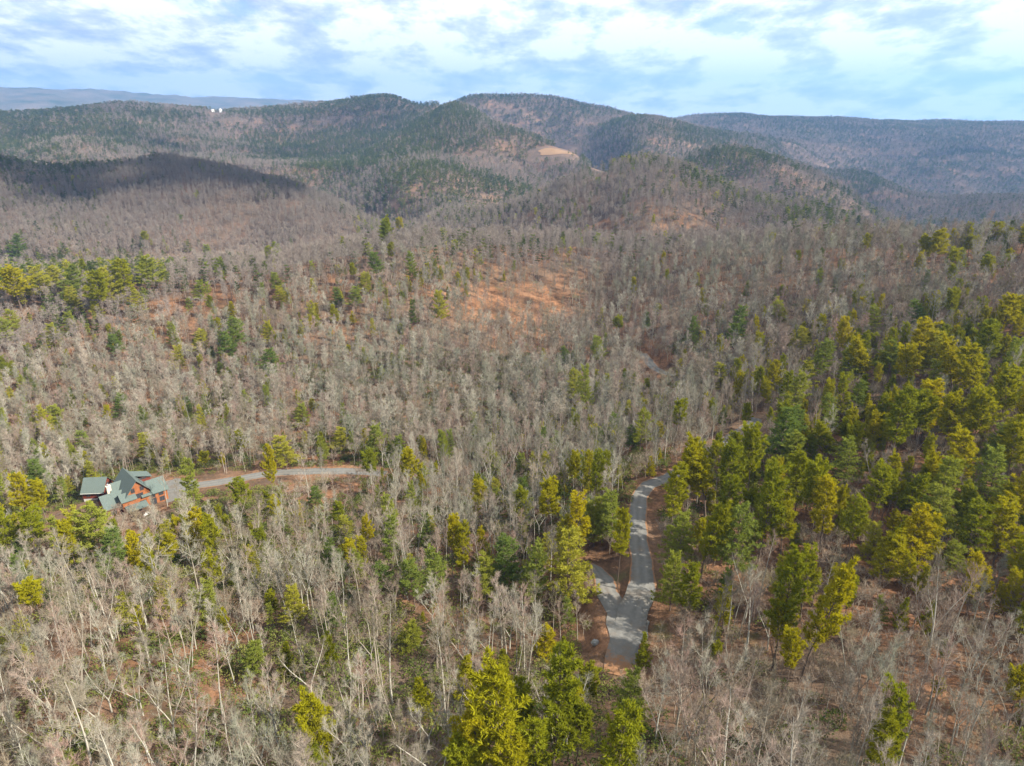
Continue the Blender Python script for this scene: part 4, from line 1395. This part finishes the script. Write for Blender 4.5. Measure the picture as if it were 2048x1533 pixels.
def window(parent, x, y, z, w, h, face='y-', mull=1):
    fr = MB(); t = 0.09
    pn = MB()
    if face == 'y-':
        fr.box(x - w / 2 - t, x + w / 2 + t, y - .07, y - .005, z - t, z)
        fr.box(x - w / 2 - t, x + w / 2 + t, y - .07, y - .005, z + h, z + h + t)
        fr.box(x - w / 2 - t, x - w / 2, y - .07, y - .005, z, z + h)
        fr.box(x + w / 2, x + w / 2 + t, y - .07, y - .005, z, z + h)
        for k in range(mull):
            xm = x - w / 2 + w * (k + 1) / (mull + 1)
            fr.box(xm - .03, xm + .03, y - .06, y - .006, z, z + h)
        pn.box(x - w / 2, x + w / 2, y - .035, y - .01, z, z + h)
    else:
        s = 1 if face == 'x+' else -1
        lo, hi = sorted((x + s * .005, x + s * .07))
        fr.box(lo, hi, y - w / 2 - t, y + w / 2 + t, z - t, z)
        fr.box(lo, hi, y - w / 2 - t, y + w / 2 + t, z + h, z + h + t)
        fr.box(lo, hi, y - w / 2 - t, y - w / 2, z, z + h)
        fr.box(lo, hi, y + w / 2, y + w / 2 + t, z, z + h)
        lo, hi = sorted((x + s * .01, x + s * .035))
        pn.box(lo, hi, y - w / 2, y + w / 2, z, z + h)
    f = part('window_frame', fr, M_TRIM, parent)
    part('pane', pn, M_GLASS, f)


# house frame: x to the side, y away from the drone, z up from the yard; the front gable looks at the drone
FRONT = np.array([HOUSE_C[0], HOUSE_C[1]])
house.location = (0, 0, 0)
yaw = -(AX - R(13))
house.rotation_euler = (0, 0, yaw)
ux = np.array([math.cos(yaw), math.sin(yaw)]); uy = np.array([-math.sin(yaw), math.cos(yaw)])
HS = 0.95


def at_height(u, v, z):
    ph, t = ray(u, v)
    r = (z - CAM_Z) / float(t)
    return np.array([r * math.sin(ph), r * math.cos(ph)])


org = at_height(270.5, 961.6, GZH + 9.9 * HS)          # foot of the front gable
house.location = (org[0], org[1], GZH)
house.scale = (HS, HS, HS)

w = MB(); gable_wall(w, 'y', 0, 11.0, -3.3, 3.3, -1.2, 5.9, 9.9)
wall = part('main_wall', w, M_WOOD, house)
for mb in gable_roof('y', 0, 11.0, -3.3, 3.3, 5.9, 9.9, .6, .18, .7):
    part('main_roof', mb, M_ROOF, house)
# right wing with its ridge across, and the shed dormer behind it
w = MB(); gable_wall(w, 'x', 2.0, 8.2, -0.12, 7.0, -1.2, 4.3, 6.9)
part('side_wing_wall', w, M_WOOD, house)
for mb in gable_roof('x', 1.2, 8.2, -0.12, 7.0, 4.3, 6.9, .6, .18, .5):
    part('side_wing_roof', mb, M_ROOF, house)
d = MB(); d.prism([(1.0, 7.3, -1.2), (6.2, 7.3, -1.2), (6.2, 10.9, -1.2), (1.0, 10.9, -1.2)], (0, 0, 7.4))
dormer = part('shed_dormer', d, M_RED, house)
d = MB(); d.prism([(0.6, 6.9, 8.55), (6.6, 6.9, 6.45), (6.6, 11.4, 6.45), (0.6, 11.4, 8.55)], (0, 0, -.18))
part('shed_dormer_roof', d, M_ROOF, house)
# three lower gables on the other side
for (x0, x1, y0, y1, ze, zr, nm) in ((-5.4, -1.4, 6.2, 9.6, 5.9, 7.6, 'rear_gable'), (-9.2, -1.6, 0.7, 7.9, 3.3, 6.2, 'low_wing'), (-4.9, -1.2, -1.1, 3.1, 4.9, 6.35, 'front_gable')):
    w = MB(); gable_wall(w, 'x', x0, x1, y0, y1, -1.2, ze, zr)
    part(nm + '_wall', w, M_WOOD if nm != 'low_wing' else M_RED, house)
    for mb in gable_roof('x', x0, x1, y0, y1, ze, zr, .45, .16, .4):
        part(nm + '_roof', mb, M_ROOF, house)
# porch roof on posts over a deck
p = MB(); p.prism([(-4.6, -1.2, 3.15), (1.5, -1.2, 3.15), (1.5, -3.9, 2.35), (-4.6, -3.9, 2.35)], (0, 0, -.15))
part('porch_roof', p, M_ROOF, house)
for px in (-4.4, -2.5, -.6, 1.3):
    p = MB(); p.box(px - .09, px + .09, -3.8, -3.62, -.2, 2.3)
    part('porch_post', p, M_TRIM, house)
p = MB(); p.box(-4.8, 7.8, -4.1, -.15, -.35, -.2)
deck = part('deck', p, M_DECK, house)
for i in range(8):
    p = MB(); x_ = 1.9 + i * .82
    p.box(x_ - .05, x_ + .05, -4.05, -3.95, -.2, .75)
    part('railing_post', p, M_TRIM, deck)
p = MB(); p.box(1.8, 7.8, -4.06, -3.94, .75, .83)
part('handrail', p, M_TRIM, deck)
window(wall, -1.3, 0, 6.2, 1.0, 1.3); window(wall, 1.3, 0, 6.2, 1.0, 1.3)
window(wall, 0, 0, 3.9, 2.6, 1.5, mull=2); window(wall, 0.9, 0, 0.6, 1.5, 2.1)
window(house, 3.9, -0.12, 2.6, 1.3, 1.2); window(house, 6.3, -0.12, 2.6, 1.3, 1.2); window(house, 3.9, -0.12, 0.2, 1.6, 2.1); window(house, 6.4, -0.12, 0.6, 1.4, 1.4)
window(house, 8.2, 2.2, 2.2, 1.2, 1.3, 'x+'); window(house, 8.2, 4.8, 2.2, 1.2, 1.3, 'x+')
window(house, -3.6, -1.1, 1.0, 1.4, 1.6); window(house, -7.2, 0.7, 0.9, 1.5, 1.5)
window(dormer, 3.5, 7.3, 6.15, 2.8, 0.8 - .3, mull=2)
p = MB(); p.box(-6.6, -5.4, 6.3, 7.3, -1, 7.6)
ch = part('chimney', p, M_STONE, house)
p = MB(); p.box(-6.7, -5.3, 6.2, 7.4, 7.6, 7.75)
part('chimney_crown', p, M_STONE, ch)
p = MB(); p.tube([(-6.0, 6.8, 7.75), (-6.0, 6.8, 8.15), (-6.0, 6.8, 8.3)], [.22, .22, .30], 10)
part('flue', p, M_METAL, ch)
tag(house, 'orange log house with steep green roofs and many gables beside the driveway', 'house')

gar = empty('garage', (0, 0, 0))
gw = at_height(190.5, 955.7, GZH + 6.3 * HS)
gar.scale = (HS, HS, HS)
gar.location = (gw[0], gw[1], GZH)
gar.rotation_euler = (0, 0, R(5))
w = MB(); gable_wall(w, 'x', -3.2, 3.2, -3.3, 3.3, .7, 3.2, 6.3)
gwall = part('wall', w, M_RED, gar)
w = MB(); w.box(-3.15, 3.15, -3.25, 3.25, -2.0, .7)
part('foundation', w, M_CONC, gar)
for mb in gable_roof('x', -3.2, 3.2, -3.3, 3.3, 3.2, 6.3, .5, .16, .35):
    part('roof', mb, M_ROOF, gar)
w = MB(); w.box(-3.55, 3.55, -3.93, -3.81, 2.62, 2.80)
part('gutter', w, M_FASCIA, gar)
window(gwall, -1.5, -3.3, 1.4, 1.0, 1.0); window(gwall, 1.5, -3.3, 1.4, 1.0, 1.0); window(gwall, 3.2, 0, 3.4, 1.0, 1.1, 'x+')
tag(gar, 'dark red garage with plain green gable roof next to the log house', 'garage')

# the turning place in front of the house
def sheet(name, pix, m, lift, inset=None):
    c = [on_ground(u, v) for u, v in pix]
    cen = np.mean(c, axis=0)
    mb = MB()
    n = len(c); rings = []
    for f in (0.0, 0.34, 0.67, 1.0):
        row = []
        for i in range(n * 4):
            a, b = c[(i // 4) % n], c[(i // 4 + 1) % n]
            p = a + (b - a) * ((i % 4) / 4)
            k = 1 + 0.05 * math.sin(i * 1.7) + .04 * math.sin(i * .77)
            x_, y_ = cen[0] + (p[0] - cen[0]) * f * k, cen[1] + (p[1] - cen[1]) * f * k
            row.append(len(mb.v)); mb.v.append((x_, y_, float(height(x_, y_)) + lift))
        rings.append(row)
    for a, b in zip(rings[:-1], rings[1:]):
        for i in range(len(a)):
            j = (i + 1) % len(a)
            mb.f.append((a[i], b[i], b[j], a[j])); mb.m.append(0)
    me = mb.mesh(name, [m], True)
    me.attributes.new('track', 'FLOAT', 'POINT').data.foreach_set('value', [.3] * len(mb.v))
    me.attributes.new('edge', 'FLOAT', 'POINT').data.foreach_set('value', [float(k) for k in (0, 0, 0, .55) for _ in range(n * 4)])
    o = obj(name, me)
    tag(o, kind='structure')
    return o


sheet('parking_court', [(322, 968), (352, 958), (390, 960), (400, 975), (372, 992), (335, 1006), (318, 992)], M_GRAVEL, 0.14)
sheet('road_fork_gravel', [(1214, 1232), (1228, 1210), (1257, 1238), (1286, 1226), (1298, 1246), (1292, 1282), (1258, 1318), (1230, 1308), (1216, 1270)], M_GRAVEL, 0.13)
M_FIELD = make_gravel('dry_grass', (0.21, 0.13, 0.07), (0.15, 0.09, 0.05))


def meadow(name, u, v, rx, ry, rz):
    c = on_ground(u, v)
    mb = MB(); nu, nv = 36, 9
    rows = []
    for i in range(nv + 1):
        row = []
        for k in range(nu):
            a = 6.283 * k / nu
            e = i / nv * (1 + .10 * math.sin(3 * a + 1) + .06 * math.sin(7 * a))
            px, py = rx * e * math.cos(a), ry * e * math.sin(a)
            x_, y_ = c[0] + px * math.cos(rz) - py * math.sin(rz), c[1] + px * math.sin(rz) + py * math.cos(rz)
            row.append(len(mb.v)); mb.v.append((x_, y_, float(height(x_, y_)) + 0.7))
        rows.append(row)
    for a, b_ in zip(rows[:-1], rows[1:]):
        for k in range(nu):
            mb.f.append((a[k], b_[k], b_[(k + 1) % nu], a[(k + 1) % nu])); mb.m.append(0)
    tag(obj(name, mb.mesh(name, [M_FIELD], True)), kind='structure')


meadow('dry_field', 1112, 303, 34, 17, -.15)
meadow('small_dry_field', 1200, 338, 12, 12, 0)

# boulder at the fork
def rock(seed, sx, sy, sz):
    q = np.random.default_rng(seed)
    mb = MB(); nu, nv = 10, 6
    rows = []
    off = q.uniform(-.16, .16, (nv + 1, nu))
    for i in range(nv + 1):
        th = math.pi * i / nv; row = []
        for j in range(nu):
            r = 1 + off[i, j] * (0 if i in (0, nv) else 1)
            row.append(len(mb.v)); mb.v.append((sx * r * math.sin(th) * math.cos(6.283 * j / nu), sy * r * math.sin(th) * math.sin(6.283 * j / nu), sz * (r * math.cos(th) + .55)))
        rows.append(row)
    for a, b in zip(rows[:-1], rows[1:]):
        for j in range(nu):
            mb.f.append((a[j], b[j], b[(j + 1) % nu], a[(j + 1) % nu])); mb.m.append(0)
    return mb


p = on_ground(1190, 1289)
o = obj('boulder', rock(4, .62, .5, .55).mesh('boulder', [M_ROCK])); o.location = tuple(p)
tag(o, 'pale grey boulder on the orange bank beside the road fork', 'boulder')
p = on_ground(293, 1031)
o = empty('propane_tank', tuple(p + np.array([0, 0, .35])), yaw + .5)
t_ = MB(); t_.tube([(-.95, 0, 0), (-.85, 0, 0), (-.7, 0, 0), (.7, 0, 0), (.85, 0, 0), (.95, 0, 0)], [.05, .3, .4, .4, .3, .05], 14)
obj('tank', t_.mesh('tank', [M_WHITE], True), o)
for sx_ in (-.5, .5):
    f_ = MB(); f_.box(sx_ - .06, sx_ + .06, -.25, .25, -.6, -.33); obj('foot', f_.mesh('foot', [M_CONC]), o)
f_ = MB(); f_.tube([(0, 0, .38), (0, 0, .55)], [.12, .12], 10); obj('valve_cover', f_.mesh('valve_cover', [M_WHITE]), o)
tag(o, 'small white tank on the slope below the log house', 'tank')


def far_house(u, v, r, L, D, hw, rise, rz, label):
    ph, _ = ray(u, v)
    x_, y_ = r * math.sin(ph), r * math.cos(ph)
    z_ = CAM_Z + float(ray(u, v)[1]) * r
    o = empty('far_house', (x_, y_, z_), rz)
    w = MB(); gable_wall(w, 'x', -L / 2, L / 2, -D / 2, D / 2, -14, hw, hw + rise)
    part('wall', w, M_WHITE, o)
    for mb in gable_roof('x', -L / 2, L / 2, -D / 2, D / 2, hw, hw + rise, .5, .3, .5):
        part('roof', mb, M_WHITE, o)
    tag(o, label, 'house')


far_house(426, 222, 2480, 8, 5, 2.2, 1.2, .5, 'small low white building on the distant wooded ridge')
far_house(441, 222, 2480, 8, 7, 3.5, 3.5, -.9, 'taller white gabled house on the distant wooded ridge')

# ------------------------------------------------------------------ clouds that drift over the valley, out of the frame, and shade the hills
m, n, l = mat('cloud')
df = N(n, 'ShaderNodeBsdfDiffuse', inp={'Color': (0.85, 0.85, 0.86, 1)})
tp = N(n, 'ShaderNodeBsdfTransparent')
ms = N(n, 'ShaderNodeMixShader', inp={0: 0.04})       # thin vapour lets part of the light through
l.new(tp.outputs[0], ms.inputs[1]); l.new(df.outputs[0], ms.inputs[2])
l.new(ms.outputs[0], N(n, 'ShaderNodeOutputMaterial').inputs['Surface'])
M_CLOUD = m
cl = MB()
q = np.random.default_rng(8)
ICO = []
for i in range(9):
    th = math.pi * i / 8
    ICO.append([(math.sin(th) * math.cos(6.283 * j / 14), math.sin(th) * math.sin(6.283 * j / 14), math.cos(th)) for j in range(14)])
SHADE = [  # where each shadow falls: column, row, distance, half extents in metres
    (150, 385, 1000, 340, 170), (330, 350, 1040, 240, 150), (520, 400, 900, 150, 90),
    (60, 250, 2300, 350, 220), (250, 225, 2500, 230, 120), (420, 285, 1750, 150, 110), (640, 285, 1850, 220, 200), (760, 240, 2150, 240, 170), (1080, 225, 2450, 280, 150),
    (1500, 255, 3300, 600, 500), (1750, 270, 3200, 600, 600), (1950, 290, 3000, 500, 700), (1700, 340, 2100, 300, 300), (1900, 370, 1900, 300, 300), (1980, 420, 1500, 200, 160),
]
for u, v, r, ex, ey in SHADE:
    ph, t = ray(u, v)
    tgt = np.array([r * math.sin(ph), r * math.cos(ph), CAM_Z + t * r])
    alt = 1150.0
    cen = tgt + SUN * ((CAM_Z + alt - tgt[2]) / SUN[2])
    for k in range(14):
        c_ = cen + np.array([q.normal(0, ex * .55), q.normal(0, ey * .75), q.uniform(0, 60)])
        s_ = q.uniform(.25, .6)
        rows = []
        for i, ring in enumerate(ICO):
            row = []
            for (a, b_, c2) in ring:
                wv = 1 + .14 * math.sin(5 * a + k) * math.cos(4 * b_ + i) + q.uniform(-.05, .05)
                row.append(len(cl.v)); cl.v.append((c_[0] + a * ex * s_ * wv, c_[1] + b_ * ey * s_ * wv, c_[2] + max(c2, -.35) * 110 * wv))
            rows.append(row)
        for a, b_ in zip(rows[:-1], rows[1:]):
            for j in range(14):
                cl.f.append((a[j], b_[j], b_[(j + 1) % 14], a[(j + 1) % 14])); cl.m.append(0)
tag(obj('clouds', cl.mesh('clouds', [M_CLOUD], True)), 'white cumulus clouds drifting above the valley', 'clouds', kind='stuff')

# ------------------------------------------------------------------ haze over the whole valley
m, n, l = mat('haze')
pv = N(n, 'ShaderNodeVolumePrincipled', inp={'Color': (0.27, 0.52, 1.0, 1), 'Density': 1.05e-4, 'Anisotropy': 0.25})
o_ = N(n, 'ShaderNodeOutputMaterial')
l.new(pv.outputs[0], o_.inputs['Volume'])
hz = MB()
hz.box(-17000, 17000, -17000, 17000, float(GZ.min()) - 1.5, max(float(GZ.max()) + 25, CAM_Z + 30))
tag(obj('haze', hz.mesh('haze', [m])), 'thin pale blue haze over the valley', 'haze', kind='stuff')
